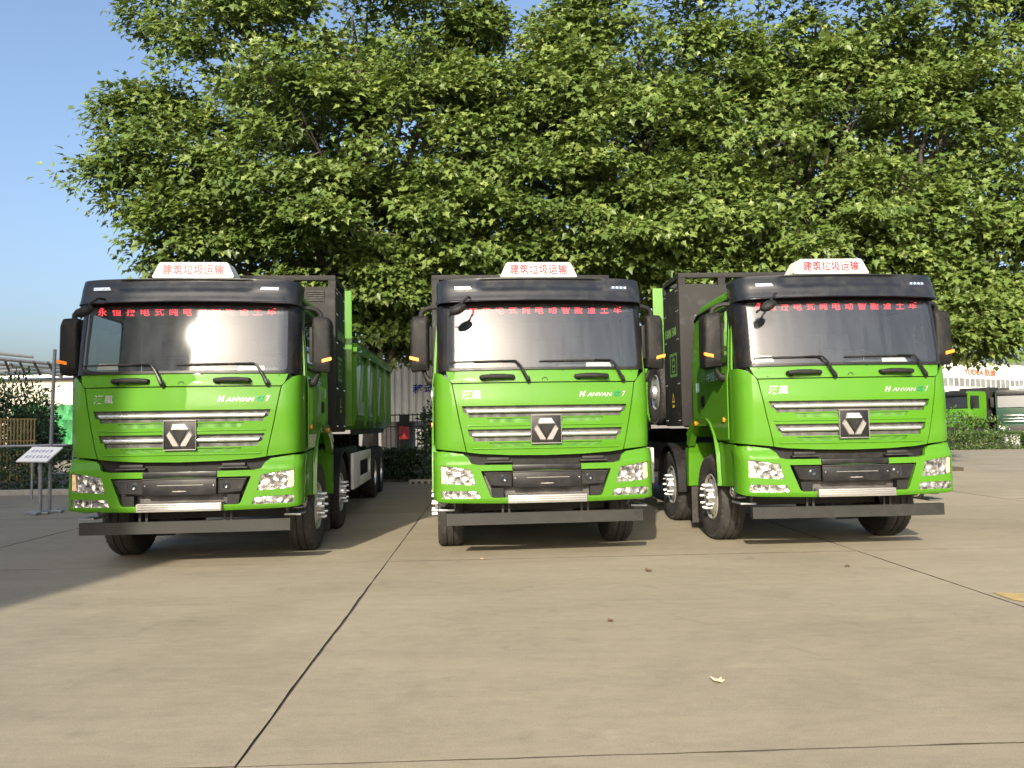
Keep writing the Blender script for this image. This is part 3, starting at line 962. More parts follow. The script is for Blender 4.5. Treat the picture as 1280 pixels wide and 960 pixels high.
        dr = panel('door', do, lambda d, z, fl=fl, sg=sg: fl(d, z) + Vector((sg * (0.008 + 0.018 * sm(2.1, 1.95, z)), 0, 0)), 0.012, M['paint'], T, holes=[win], sx=0.15, sz=0.05, back=(-sg, 0, 0))
        panel('window_seal', rnd([(0.525, 2.12), (1.46, 2.12), (1.44, 2.82), (0.585, 2.82)], 0.05), lambda d, z, fl=fl, sg=sg: fl(d, z) + Vector((sg * 0.010, 0, 0)), 0.016, M['black'], dr, holes=[rnd([(0.565, 2.16), (1.42, 2.16), (1.40, 2.78), (0.62, 2.78)], 0.05)], sx=0.3, sz=0.1, back=(-sg, 0, 0))
        panel('window_glass', win, lambda d, z, fl=fl, sg=sg: fl(d, z) + Vector((-sg * 0.002, 0, 0)), 0.0, M['sideglass'], dr, sx=0.3, sz=0.1)
        hd_ = MB()
        hd_.prism(rnd([(1.40, 1.66), (1.55, 1.66), (1.55, 1.80), (1.40, 1.80)], 0.06), 'x', sg * 1.20, sg * 1.236)
        ho = hd_.build('door_handle', M['black'], dr)
        MB().tube([(sg * 1.225, 0.66, 1.49), (sg * 1.242, 0.66, 1.49)], 0.028, 10).build('side_marker', M['orange'], T)
        # step panel, wheel arch, rear fender, mudflap
        MB().prism(rnd([(0.40, 0.74), (0.93, 0.70), (0.98, 1.23), (0.40, 1.20)], 0.02), 'x', sg * 1.12, sg * 1.196).build('step_panel', M['paint'], T)
        arch = [(0.955, 0.70), (0.985, 1.05), (1.06, 1.26), (1.20, 1.40), (1.36, 1.465), (1.80, 1.465), (2.02, 1.40), (2.22, 1.27)]
        mb = MB()
        for d, z in arch:
            c = Vector((0, d - 1.5, z - 0.6)).normalized()
            for off, x in ((0.0, 0.80), (0.0, 1.235), (0.055, 1.245), (0.06, 1.20)):
                mb.v.append((sg * x, d + c.y * off, z + c.z * off))
        for i in range(len(arch) - 1):
            for k in range(3):
                mb.f.append((4 * i + k, 4 * i + k + 1, 4 * i + 5 + k, 4 * i + 4 + k))
        mb.build('wheel_arch', M['paint'], T, smooth=45)
        mb = MB(); mb.prism(rnd([(1.30, 1.48), (1.46, 1.485), (1.84, 1.485), (2.02, 1.44), (2.24, 1.30), (2.30, 1.18), (2.20, 1.14), (2.02, 1.33), (1.80, 1.42), (1.36, 1.42)], 0.02), 'x', sg * 1.15, sg * 1.232)
        mb.build('fender_flare', M['paint'], T)
        MB().tube([(sg * 1.235, 1.80, 1.452), (sg * 1.255, 1.80, 1.452)], 0.03, 10).build('side_marker', M['orange'], T)
        mb = MB(); mb.prism(rnd([(2.22, 1.18), (2.30, 1.20), (2.33, 1.12), (2.42, 1.12), (2.40, 0.60), (2.30, 0.60), (2.27, 1.05)], 0.012), 'x', sg * 0.86, sg * 1.215)
        mb.build('rear_fender', M['paint'], T)
        MB().box(min(sg * 0.84, sg * 1.17), max(sg * 0.84, sg * 1.17), 2.33, 2.36, 0.10, 0.64).build('mudflap', M['rubber'], T, smooth=None)
    MB().box(-1.18, 1.18, 2.00, 2.03, 1.42, 2.12).box(-1.15, 1.15, 2.00, 2.03, 2.62, 2.92).box(-1.15, -0.55, 2.0, 2.03, 2.12, 2.62).box(0.55, 1.15, 2.0, 2.03, 2.12, 2.62).build('cab_back', M['lining'], T, smooth=None)
    MB().box(-0.55, 0.55, 2.010, 2.018, 2.12, 2.62).build('rear_window', M['darkglass'], T, smooth=None)
    MB().box(-1.14, 1.14, 0.30, 2.0, 1.40, 1.44).build('cab_floor', M['dash'], T, smooth=None)
    MB().box(-1.12, 1.12, 0.45, 1.99, 2.84, 2.86).build('headliner', M['lining'], T, smooth=None)
    # ---- interior
    db = MB().box(-1.10, 1.10, 0.26, 0.62, 1.75, 2.085, 0.04).box(0.20, 0.92, 0.45, 0.72, 1.9, 2.16, 0.05).build('dashboard', M['dash'], T)
    for cx in (-0.58, 0.56):
        mb = MB().box(cx - 0.26, cx + 0.26, 1.0, 1.5, 1.60, 1.80, 0.05)
        mb.box(cx - 0.25, cx + 0.25, 1.42, 1.58, 1.76, 2.36, 0.06)
        mb.box(cx - 0.14, cx + 0.14, 1.46, 1.57, 2.38, 2.58, 0.05)
        mb.build('seat', M['seat'], T)
    sw = MB()
    ring = []
    for a in np.linspace(0, 2 * math.pi, 25):
        ring.append((0.56 + 0.23 * math.cos(a), 0.84 + 0.13 * math.sin(a), 2.12 + 0.19 * math.sin(a)))
    sw.tube(ring, 0.017, 8, cap=False)
    sw.tube([(0.34, 0.84, 2.12), (0.78, 0.84, 2.12)], 0.018, 6).tube([(0.56, 0.84, 2.12), (0.56, 0.66, 2.0)], 0.04, 8)
    sw.build('steering_wheel', M['black'], T)
    for x0_, x1_, z0_, z1_ in ((-0.965, -0.745, 2.135, 2.205), (0.50, 0.80, 2.10, 2.165)):
        MB().add([(x0_, 0.30, z0_), (x1_, 0.30, z0_), (x1_ - 0.02, 0.335, z1_), (x0_ + 0.01, 0.335, z1_)], [(0, 1, 2, 3)]).build('paper_notice', M['paper'], T, smooth=None)
    # ---- red running text behind the glass
    ls = MB().box(-1.02, 1.0, 0.285, 0.31, 2.722, 2.815).build('led_sign', M['gloss_black'], T, smooth=None)
    for k, ch in enumerate('永恒换电式纯电动智能渣土车'):
        cx = -0.905 + 0.148 * k
        text_on('led_character', ch, lambda u, v, w, cx=cx: (cx + u, 0.2835 - w, 2.757 + v), M['red_led'], ls, size=0.088, bold=0.004, width=0.092, depth=0.002)
    # ---- roof sign
    rs = MB()
    fpoly = rnd([(-0.445, 3.152), (0.445, 3.152), (0.365, 3.326), (-0.365, 3.326)], 0.025)
    cy = 3.235
    n_ = len(fpoly)
    rs.v = [(x, 0.40 + 0.10 * (z - 3.15), z) for x, z in fpoly] + [(x * 1.0, 0.405 + 0.1 * (z - 3.15) + 0.012, z) for x, z in fpoly] + [(x * 1.012, 0.72 - 0.35 * (z - 3.15), z) for x, z in fpoly]
    for lay in (0, 1):
        for i in range(n_):
            rs.f.append((lay * n_ + i, lay * n_ + (i + 1) % n_, (lay + 1) * n_ + (i + 1) % n_, (lay + 1) * n_ + i))
    rs.f += [tuple(range(n_)), tuple(range(3 * n_ - 1, 2 * n_ - 1, -1))]
    ro_ = rs.build('roof_sign', M['signwhite'], T, smooth=40)
    text_on('lettering', '建筑垃圾运输', lambda u, v, w: (u, 0.3985 + 0.10 * (3.243 + v - 3.15) - w, 3.243 + v), M['pink'], ro_, size=0.122, bold=0.02, space=1.06, width=0.66, depth=0.002)
    for x in (-0.3, 0.3):
        MB().box(x - 0.03, x + 0.03, 0.50, 0.60, 3.05, 3.155).build('sign_bracket', M['black'], ro_, smooth=None)
    # ---- look-down mirror at the windscreen corner
    fm = MB()
    bm = bmesh.new(); bmesh.ops.create_uvsphere(bm, u_segments=20, v_segments=12, radius=1)
    bmesh.ops.scale(bm, vec=(0.098, 0.066, 0.052), verts=bm.verts)
    bmesh.ops.rotate(bm, verts=bm.verts, matrix=Matrix.Rotation(R(-28), 3, 'Y') @ Matrix.Rotation(R(25), 3, 'X'))
    bmesh.ops.translate(bm, vec=(-0.935, -0.06, 2.715), verts=bm.verts)
    fm.bm(bm)
    fmo = fm.build('front_mirror', M['black'], T)
    MB().tube([(-0.80, 0.10, 2.86), (-0.82, 0.0, 2.86), (-0.88, -0.05, 2.80), (-0.92, -0.05, 2.74)], 0.013).build('mirror_arm', M['black'], fmo)
    MB().tube([(-1.02, 0.06, 2.66), (-1.0, -0.02, 2.69), (-0.97, -0.05, 2.71)], 0.01).build('mirror_brace', M['black'], fmo)
    # ---- side mirrors
    for sg in (1, -1):
        sm_ = MB()
        hp = rnd([(1.262, 2.12), (1.462, 2.10), (1.474, 2.20), (1.468, 2.66), (1.440, 2.725), (1.285, 2.735), (1.258, 2.70)], 0.018)
        n_ = len(hp); c = np.mean(hp, axis=0)
        for d, k in ((0.33, 0.72), (0.295, 0.90), (0.32, 0.985), (0.38, 1.0), (0.50, 1.0), (0.50, 0.93)):
            dd = (d if k > 0.8 else 0.278) + 0.22
            sm_.v += [(sg * (c[0] + (x - c[0]) * k), dd + 0.10 * (x - 1.28), c[1] + (z - c[1]) * (k if k < .95 else 1)) for x, z in hp]
        for lay in range(5):
            for i in range(n_):
                sm_.f.append((lay * n_ + i, lay * n_ + (i + 1) % n_, (lay + 1) * n_ + (i + 1) % n_, (lay + 1) * n_ + i))
        sm_.f.append(tuple(range(n_)))
        so_ = sm_.build('side_mirror', M['black'], T, smooth=50)
        MB().prism([(sg * (c[0] + (x - c[0]) * .95), c[1] + (z - c[1]) * .95) for x, z in hp], 'y', 0.738, 0.744).build('mirror_glass', M['mirrorglass'], so_, smooth=None)
        mb = MB(); mb.prism([(sg * x, z) for x, z in rnd([(1.355, 2.205), (1.367, 2.245), (1.480, 2.272), (1.478, 2.232)], 0.012)], 'y', 0.507, 0.560)
        mb.build('mirror_indicator', M['orange'], so_)
        MB().tube([(sg * 1.35, 0.62, 2.70), (sg * 1.34, 0.61, 2.775), (sg * 1.30, 0.59, 2.815), (sg * 1.23, 0.56, 2.83), (sg * 1.12, 0.52, 2.83)], [0.03, 0.03, 0.028, 0.026, 0.026], 10).build('upper_arm', M['steel'], so_)
        MB().tube([(sg * 1.33, 0.62, 2.13), (sg * 1.30, 0.62, 2.05), (sg * 1.27, 0.62, 1.99), (sg * 1.19, 0.62, 1.98)], [0.022, 0.026, 0.045, 0.06], 10).build('lower_arm', M['black'], so_)
        MB().box(min(sg * 1.22, sg * 1.27), max(sg * 1.22, sg * 1.27), 0.58, 0.68, 2.22, 2.62, 0.015).build('mirror_pole', M['black'], so_)
    # ---- wheels
    def wheel(cx, cd_, sg, w=0.30, dual=False, name='wheel', z=0.53, nuts=True):
        r = 0.53
        w2 = w / 2
        Wt = MB()
        prof_ = [(-w2 * .80, 0.285), (-w2 * .98, 0.36), (-w2 * 1.0, 0.44), (-w2 * .93, 0.500), (-w2 * .80, 0.522), (-w2 * .62, r), (-w2 * .34, r), (-w2 * .30, r - .014), (-w2 * .24, r - .014), (-w2 * .20, r), (w2 * .20, r), (w2 * .24, r - .014), (w2 * .30, r - .014), (w2 * .34, r), (w2 * .62, r), (w2 * .80, 0.522), (w2 * .93, 0.500), (w2 * 1.0, 0.44), (w2 * .98, 0.36), (w2 * .80, 0.285)]
        Wt.lathe(prof_, (0, 0, 0), 'x', 48)
        for k in range(44):                       # shoulder lugs
            a = 2 * math.pi * k / 44
            for s_ in (-1, 1):
                da = 0.045
                ps = []
                for (xx, rr) in ((0.60, r + 0.004), (0.97, 0.500), (0.97, 0.476), (0.60, r - 0.02)):
                    for t in (-da, da):
                        ps.append((s_ * w2 * xx * 1.015, rr * math.cos(a + t + s_ * .02 * xx), rr * math.sin(a + t + s_ * .02 * xx)))
                Wt.add(ps, [(0, 1, 3, 2), (2, 3, 5, 4), (0, 2, 4, 6), (1, 7, 5, 3)])
        e = empty(name, (cx, cd_, z))
        e.parent = T
        Wt.build('tyre', M['rubber'], e, smooth=40, fix=False)
        if dual:
            MB().lathe(prof_, (-sg * 0.34, 0, 0), 'x', 40).build('tyre', M['rubber'], e, smooth=40, fix=False)
            rp = [(w2 * .80, 0.287), (w2 * .86, 0.275), (w2 * .6, 0.262), (-0.02, 0.25), (-0.06, 0.22), (-0.06, 0.13), (0.03, 0.12), (0.04, 0.001)]
        else:
            rp = [(w2 * .80, 0.287), (w2 * .90, 0.276), (w2 * .74, 0.262), (w2 * .62, 0.25), (w2 * .78, 0.215), (w2 * .92, 0.165), (w2 * .92, 0.130), (w2 * .7, 0.115), (w2 * 1.25, 0.10), (w2 * 1.3, 0.085), (w2 * 1.32, 0.001)]
        rim = MB().lathe(rp, (0, 0, 0), 'x', 32, sg).build('rim', M['rim'], e, smooth=30)
        if not dual:
            for k in range(10):
                a = 2 * math.pi * (k + .5) / 10
                Hh = MB().lathe([(0.0, 0.022), (0.004, 0.022), (0.004, 0.001)], (sg * (w2 * .70 + 0.005), 0.236 * math.cos(a), 0.236 * math.sin(a)), 'x', 10, sg)
                Hh.build('vent_hole', M['under'], e)
        if nuts:
            for k in range(10):
                a = 2 * math.pi * k / 10
                x_ = w2 * .90 if not dual else -0.06
                MB().lathe([(0, 0.024), (0.012, 0.022), (0.016, 0.017), (0.085, 0.017), (0.095, 0.010), (0.096, 0.001)], (sg * x_, 0.1475 * math.cos(a), 0.1475 * math.sin(a)), 'x', 8, sg).build('wheel_nut', M['rim'], e)
        return e
    for sg in (1, -1):
        wheel(sg * 1.035, 1.48, sg)
        wheel(sg * 1.035, 3.48, sg)
        wheel(sg * 1.05, 8.54, sg, dual=True)
        wheel(sg * 1.05, 9.94, sg, dual=True)
        # black fender over the second axle
        mb = MB(); aa = np.linspace(R(-5), R(185), 14)
        for a in aa:
            for x, rr in ((0.80, 0.64), (1.22, 0.64), (1.22, 0.60)):
                mb.v.append((sg * x, 3.48 + rr * math.cos(a), 0.53 + rr * math.sin(a)))
        for i in range(len(aa) - 1):
            for k in range(2):
                mb.f.append((3 * i + k, 3 * i + k + 1, 3 * i + 4 + k, 3 * i + 3 + k))
        mb.build('axle_fender', M['black'], T, smooth=40)
    sp = wheel(-1.11, 4.05, -1, name='spare_wheel', z=1.96, nuts=False)
    # ---- chassis
    ch = MB()
    for sg in (1, -1):
        ch.box(sg * 0.43 - 0.05, sg * 0.43 + 0.05, 0.5, 11.8, 0.72, 1.04)
    ch.box(-0.85, 0.85, 0.32, 0.9, 0.60, 1.12).box(-0.45, 0.45, 1.0, 8.0, 0.55, 0.85)
    for d in (1.48, 3.48, 8.54, 9.94):
        ch.box(-0.9, 0.9, d - 0.09, d + 0.09, 0.42, 0.60)
    for k in range(5):
        ch.box(-0.6, 0.6, 4.5 + 1.5 * k, 4.6 + 1.5 * k, 0.75, 1.35)
    ch.build('chassis', M['under'], T, smooth=None)
    for sg in (1, -1):
        MB().box(min(sg * .55, sg * .95), max(sg * .55, sg * .95), 4.35, 7.3, 0.62, 1.15, 0.05).build('side_tank', M['under'], T)
        x0_, x1_ = sorted((sg * 1.16, sg * 1.21))
        g = MB().box(x0_, x1_, 4.62, 5.55, 0.47, 1.06, 0.01).box(x0_, x1_, 5.55, 7.20, 0.90, 1.06, 0.01).box(x0_, x1_, 5.55, 7.20, 0.47, 0.62, 0.01).box(x0_, x1_, 7.20, 7.36, 0.47, 1.06, 0.01)
        g.build('side_guard', M['white'], T)
    # ---- battery box behind the cab
    bx = MB().box(-1.25, 1.25, 2.42, 3.36, 1.42, 3.40, 0.02).build('battery_box', M['box'], T)
    fr = MB()
    fr.box(-1.25, 1.25, 2.42, 2.50, 3.505, 3.575, 0.008).box(-1.25, 1.25, 3.28, 3.36, 3.505, 3.575, 0.008)
    for x in (-1.25, -0.68, 0.58, 1.15):
        fr.box(x, x + 0.10, 2.425, 2.49, 3.39, 3.51).box(x, x + 0.10, 3.29, 3.355, 3.39, 3.51)
    fr.box(-1.245, -1.17, 2.49, 3.29, 3.51, 3.57).box(1.17, 1.245, 2.49, 3.29, 3.51, 3.57)
    fr.build('box_frame', M['box'], bx)
    for sg in (1, -1):
        for z in (1.5, 2.02, 2.65, 3.05, 3.34):
            for d in (2.5, 2.58, 3.2, 3.28):
                MB().lathe([(0, 0.010), (0.008, 0.008), (0.009, 0.001)], (sg * 1.249, d, z), 'x', 6, sg).build('rivet', M['chrome'], bx)
        sx_ = sg * 1.2515
        def onside(cd_, cz_, sg=sg, sx_=sx_):
            return lambda u, v, w: (sx_ + sg * w, cd_ + (u if sg > 0 else -u), cz_ + v)
        text_on('lettering', 'HAN 500', onside(2.92, 2.78), M['dullgreen'], bx, size=0.13, bold=0.01, width=0.62, depth=0.002)
        ic = MB()
        fnc = onside(2.80, 2.30)
        def rectline(x0_, x1_, z0_, z1_, t_):
            for a in ((x0_, x1_, z0_, z0_ + t_), (x0_, x1_, z1_ - t_, z1_), (x0_, x0_ + t_, z0_ + t_, z1_ - t_), (x1_ - t_, x1_, z0_ + t_, z1_ - t_)):
                ic.add([fnc(a[0], a[2], 0.002), fnc(a[1], a[2], 0.002), fnc(a[1], a[3], 0.002), fnc(a[0], a[3], 0.002)], [(0, 1, 2, 3)])
        rectline(-0.20, 0.20, -0.17, 0.17, 0.04); rectline(-0.09, 0.09, -0.11, 0.09, 0.03); rectline(-0.04, 0.04, 0.09, 0.12, 0.012); rectline(-0.07, 0.07, -0.03, 0.0, 0.014)
        ic.build('battery_icon', M['dullgreen'], bx, smooth=None)
        tr_ = MB(); fnc = onside(2.86, 1.78)
        for (a, b_, c_) in (((-0.07, -0.02), (0.07, -0.02), (0, 0.13)),):
            tr_.add([fnc(*a, 0.002), fnc(*b_, 0.002), fnc(*c_, 0.002), fnc(a[0] * .55, a[1] + .025, 0.002), fnc(b_[0] * .55, b_[1] + .025, 0.002), fnc(0, 0.085, 0.002)], [(0, 1, 4, 3), (1, 2, 5, 4), (2, 0, 3, 5)])
        tr_.add([fnc(-0.06, -0.09, 0.002), fnc(0.06, -0.09, 0.002), fnc(0.06, -0.05, 0.002), fnc(-0.06, -0.05, 0.002)], [(0, 1, 2, 3)])
        tr_.build('warning_mark', M['yellow'], bx, smooth=None)
        sd_ = sg * 1.2305
        text_on('lettering', '中国·云', lambda u, v, w, sg=sg, sd_=sd_: (sd_ + sg * w, 1.02 + (u if sg > 0 else -u), 2.02 + v), M['skyblue'], T, size=0.11, width=0.50, depth=0.002)
        MB().box(min(sg * 1.2005, sg * 1.2035), max(sg * 1.2005, sg * 1.2035), 1.72, 1.86, 1.86, 1.98).build('blue_sticker', M['skyblue'], T, smooth=None)
    for k in range(5):
        MB().box(0.86, 1.10, 2.405, 2.422, 3.22 + 0.03 * k, 3.238 + 0.03 * k).build('louvre', M['under'], bx, smooth=None)
    # ---- dump body
    dbd = MB()
    ztop = lambda d: 2.86 + 0.025 * (d - 4.6)
    sec = [(-1.12, 1.45), (-1.20, 1.62), (-1.20, 2.82), (1.20, 2.82), (1.20, 1.62), (1.12, 1.45)]
    for d in (4.62, 12.0):
        dbd.v += [(x, d, z if z < 2 else ztop(d)) for x, z in sec]
    dbd.f = [(i, (i + 1) % 6, 6 + (i + 1) % 6, 6 + i) for i in range(6)] + [tuple(range(6)), tuple(range(11, 5, -1))]
    body = dbd.build('dump_body', M['paint'], T, smooth=None)
    MB().box(-1.12, 1.20, 4.56, 4.62, 1.50, 3.74, 0.01).build('headboard', M['paint'], body)
    for sg in (1, -1):
        for d in (4.66, 6.35, 8.1, 9.9, 11.82):
            MB().prism([(1.19, 1.50), (1.205, 1.50), (1.265, 1.68), (1.265, ztop(d) - 0.12), (1.19, ztop(d))] if sg > 0 else [(-1.19, 1.50), (-1.205, 1.50), (-1.265, 1.68), (-1.265, ztop(d) - 0.12), (-1.19, ztop(d))], 'y', d, d + 0.16).build('side_rib', M['paint'], body, smooth=None)
        rl = MB()
        rl.v = [(sg * x, d, ztop(d) + z) for d in (4.62, 12.0) for x, z in ((1.19, -0.14), (1.275, -0.14), (1.275, 0.02), (1.19, 0.02))]
        rl.f = [(0, 1, 5, 4), (1, 2, 6, 5), (2, 3, 7, 6), (3, 0, 4, 7), (0, 3, 2, 1), (4, 5, 6, 7)]
        rl.build('top_rail', M['paint'], body, smooth=None)
        MB().tube([(sg * 1.16, d, ztop(d) + 0.10) for d in (4.7, 8, 12.0)], 0.025, 6).build('cover_rail', M['under'], body)
        for q_, (d0_, w_) in enumerate(((5.4, 0.9), (7.0, 1.0), (8.9, 0.9))):
            MB().add([(sg * 1.2035, d0_, 1.75), (sg * 1.2035, d0_ + w_ * .45, 1.75), (sg * 1.2035, d0_ + w_, 2.62), (sg * 1.2035, d0_ + w_ * .6, 2.62)], [(0, 1, 2, 3)]).build('stripe_decal', M['greydecal'], body, smooth=None)
        MB().add([(sg * 1.2035, 4.9, 1.70), (sg * 1.2035, 7.9, 1.70), (sg * 1.2035, 7.0, 1.98), (sg * 1.2035, 4.9, 1.92)], [(0, 1, 2, 3)]).build('stripe_decal', M['greydecal'], body, smooth=None)
        hb = MB()
        for k in range(24):
            hb.box(sg * 1.13 - 0.02, sg * 1.13 + 0.02, 5.0 + 0.26 * k, 5.13 + 0.26 * k, 1.36, 1.45)
        hb.build('hinge_teeth', M['under'], body, smooth=None)
    for k in range(4):
        d = 5.2 + 2.0 * k
        MB().tube([(-1.16, d, ztop(d) + 0.05), (-0.9, d, ztop(d) + 0.22), (0, d, ztop(d) + 0.30), (0.9, d, ztop(d) + 0.22), (1.16, d, ztop(d) + 0.05)], 0.02, 6).build('cover_hoop', M['under'], body)
    return T


M['orangeclear'] = pbr('amber_clear_lens', (0.85, 0.55, 0.30), 0.12, coat=0.8, vary=0.25, scale=30)


def kids(o):
    return KID.get(o.name, [])


def copy_tree(o, parent=None):
    c = o.copy()
    COL.objects.link(c)
    c.parent = parent
    for ch in kids(o):
        copy_tree(ch, c)
    return c


truck = make_truck()
KID = {}
for o in bpy.data.objects:
    if o.parent is not None:
        KID.setdefault(o.parent.name, []).append(o)
TRUCKS = [(-3.45678, 8.04876, 0.079314, 'green electric dump truck parked nearest the slanted notice board, left of the three'),
          (0.362065, 8.35468, 0.086778, 'green electric dump truck parked between the two others, seen nearly head-on'),
          (3.72038, 8.44775, 0.045017, 'green electric dump truck with its charcoal battery box and front wheel rims in full view')]
for i in (1, 2, 0):
    t_ = truck if i == 0 else copy_tree(truck)
    X, Y, a, lab = TRUCKS[i]
    t_.location = (X, Y, 0)
    t_.rotation_euler = (0, 0, a)
    tag(t_, lab, 'truck', 'green dump trucks parked in a row')
# ------------------------------------------------------------------ foliage
PLANE_LEAF = np.array([(0, 0, 0), (.33, -.10, .06), (.26, .13, .07), (.58, .34, .10), (.28, .46, .03), (0, 1.0, -.22),
                       (-.28, .46, .03), (-.58, .34, .10), (-.26, .13, .07), (-.33, -.10, .06)])
PLANE_TRI = np.array([(0, 1, 2), (0, 2, 4), (2, 3, 4), (0, 4, 5), (0, 5, 6), (0, 6, 8), (6, 7, 8), (0, 8, 9)])
OVAL_LEAF = np.array([(0, 0, 0), (.22, .35, .06), (.16, .72, 0), (0, 1.0, -.12), (-.16, .72, 0), (-.22, .35, .06)])
OVAL_TRI = np.array([(0, 1, 2), (0, 2, 3), (0, 3, 4), (0, 4, 5)])


def unit(a):
    return a / (np.linalg.norm(a, axis=1, keepdims=True) + 1e-9)


def leaf_object(name, C_, fwd, nrm, size, tint, material, parent, tpl=PLANE_LEAF, tri=PLANE_TRI):
    n = len(C_)
    f = unit(fwd)
    nn = unit(nrm - f * (nrm * f).sum(1, keepdims=True))
    sd_ = np.cross(f, nn)
    k = len(tpl)
    V = C_[:, None, :] + size[:, None, None] * (tpl[None, :, 0:1] * sd_[:, None, :] + tpl[None, :, 1:2] * f[:, None, :] + tpl[None, :, 2:3] * nn[:, None, :])
    Fc = (np.arange(n)[:, None, None] * k + tri[None]).reshape(-1, 3)
    me = bpy.data.meshes.new(name)
    me.vertices.add(n * k)
    me.vertices.foreach_set('co', V.reshape(-1).astype(np.float32))
    me.loops.add(Fc.size)
    me.loops.foreach_set('vertex_index', Fc.reshape(-1).astype(np.int32))
    me.polygons.add(len(Fc))
    me.polygons.foreach_set('loop_start', np.arange(0, Fc.size, 3, dtype=np.int32))
    at = me.attributes.new('tint', 'FLOAT', 'FACE')
    at.data.foreach_set('value', np.repeat(tint, len(tri)).astype(np.float32))
    me.update()
    me.validate()
    me.materials.append(material)
    o = bpy.data.objects.new(name, me)
    COL.objects.link(o)
    if parent is not None: o.parent = parent
    o['kind'] = 'stuff'
    return o


def sphere_dirs(r, n):
    d = r.normal(size=(n, 3))
    return unit(d)


def bez(a, b, c, n=8):
    return [a * (1 - t) ** 2 + 2 * b * t * (1 - t) + c * t * t for t in np.linspace(0, 1, n)]


def plane_tree(name, base, lobes, label, seed, group, leaf=0.175, per=11, dens=8.0, trunk_r=0.24):
    """lobes: (px, py, Y, r_px_x, r_px_y)"""
    r = np.random.default_rng(seed)
    base = np.array(base, float)
    root = empty(name, base)
    Ls = []
    for px, py, Y, rx, ry in lobes:
        c = pix(px, py, Y)
        k = Y / FPX
        Ls.append((c, np.array([rx * k, (rx + ry) * k * .45, ry * k])))
    Pc, Dc, Bk = [], [], []
    for c, rd in Ls:
        area = 4 * math.pi * ((rd[0] * rd[1]) ** 1.6 / 3 + (rd[0] * rd[2]) ** 1.6 / 3 + (rd[1] * rd[2]) ** 1.6 / 3) ** (1 / 1.6)
        nb_ = max(12, int(area * 0.34))              # boughs that carry the leaf clumps of this lobe
        d = sphere_dirs(r, nb_)
        d[:, 1] = np.where(d[:, 1] > 0.45, -d[:, 1], d[:, 1])
        d[:, 2] += 0.10
        d = unit(d)
        bc = c + d * rd * (0.74 + 0.36 * r.random((nb_, 1)))
        keep = np.ones(nb_, bool)
        for c2, rd2 in Ls:
            if c2 is c: continue
            keep &= ~(np.linalg.norm((bc - c2) / rd2, axis=1) < 0.50)
        bc, d = bc[keep], d[keep]
        per_b = max(3, int(dens * 2.6))
        br = 0.40 + 0.46 * r.random(len(bc)) ** 1.3
        e = sphere_dirs(r, len(bc) * per_b).reshape(len(bc), per_b, 3)
        e[:, :, 2] = np.where(e[:, :, 2] < -0.25, -e[:, :, 2], e[:, :, 2])
        e = e * (0.6 + 0.45 * r.random((len(bc), per_b, 1)))
        off = e * br[:, None, None] * np.array([1.3, 1.2, 0.56])
        Pc.append((bc[:, None, :] + off).reshape(-1, 3))
        dd = unit((d[:, None, :] * 0.8 + e).reshape(-1, 3))
        Dc.append(dd)
        Bk.append(np.zeros(len(dd), bool))
        ni = int(area * dens * 0.62)                # far side of the crown, in its own shade
        di = sphere_dirs(r, ni) * np.sqrt(r.random((ni, 1)))
        Pc.append(c + np.array([0, 3.0, 0]) + di * rd * np.array([1.0, 0.2, 1.0]) + np.array([0, 1, 0]) * r.random((ni, 1)) * 2.6)
        Dc.append(unit(di + np.array([0, -.6, 0.2])))
        Bk.append(np.ones(ni, bool))
    Pc = np.vstack(Pc); Dc = np.vstack(Dc)
    m_ = len(Pc)
    # each spray: leaves fan out around a drooping twig
    k = per
    out = unit(Dc + np.array([0, -0.25, 0.15]) + r.normal(0, 0.35, (m_, 3)))
    a = r.normal(size=(m_, k, 3)) * np.array([0.20, 0.20, 0.11])
    sprayd = out[:, None, :] * (r.random((m_, k, 1)) * 0.35)
    big = np.repeat(np.concatenate(Bk), k)
    C_ = (Pc[:, None, :] + a + sprayd).reshape(-1, 3)
    fd = unit((a + 0.45 * out[:, None, :] + r.normal(0, 0.25, a.shape)).reshape(-1, 3)) + np.array([0, 0, -0.35])
    nr = np.repeat(out, k, axis=0) * 0.55 + np.array([-0.15, -0.62, 0.85]) + r.normal(0, 0.25, (m_ * k, 3))
    size = leaf * (0.5 + 0.85 * r.random(m_ * k)) * np.where(big, 1.35, 1.0)
    tint = np.clip(np.repeat(r.normal(0.52, 0.17, m_), k) + r.normal(0, 0.10, m_ * k), 0, 1)
    leaf_object('crown', C_ - base, fd, nr, size, tint, M['leaf'], root)
    # trunk and limbs
    top = max(c[2] for c, _ in Ls)
    tk = MB()
    zs = np.linspace(0, top * 0.92, 10)
    line = [np.array([0.12 * math.sin(z * .7 + seed), 0.1 * math.cos(z * .5 + seed), z]) for z in zs]
    tk.tube(line, [trunk_r * (1.25 if i == 0 else 1) * (1 - 0.085 * i) for i in range(10)], 12)
    tk.build('trunk', M['bark'], root, smooth=60)
    lb = MB()
    for c, rd in Ls:
        cl = c - base
        z0 = max(1.8, cl[2] * 0.55 - 0.6)
        st = np.array([0.12 * math.sin(z0 * .7 + seed), 0.1 * math.cos(z0 * .5 + seed), z0])
        mid = st + (cl - st) * 0.45 + np.array([0, 0, 0.25 * np.linalg.norm(cl - st)])
        pts = bez(st, mid, cl, 8)
        lb.tube(pts, list(np.linspace(trunk_r * .42, trunk_r * .14, 8)), 7)
        for q in range(7):
            d = sphere_dirs(r, 1)[0] * rd * 0.85
            s0 = pts[r.integers(4, 8)]
            lb.tube(bez(s0, s0 + d * .4 + np.array([0, 0, .3]), cl + d, 5), [trunk_r * .12, trunk_r * .09, trunk_r * .07, trunk_r * .05, trunk_r * .03], 5)
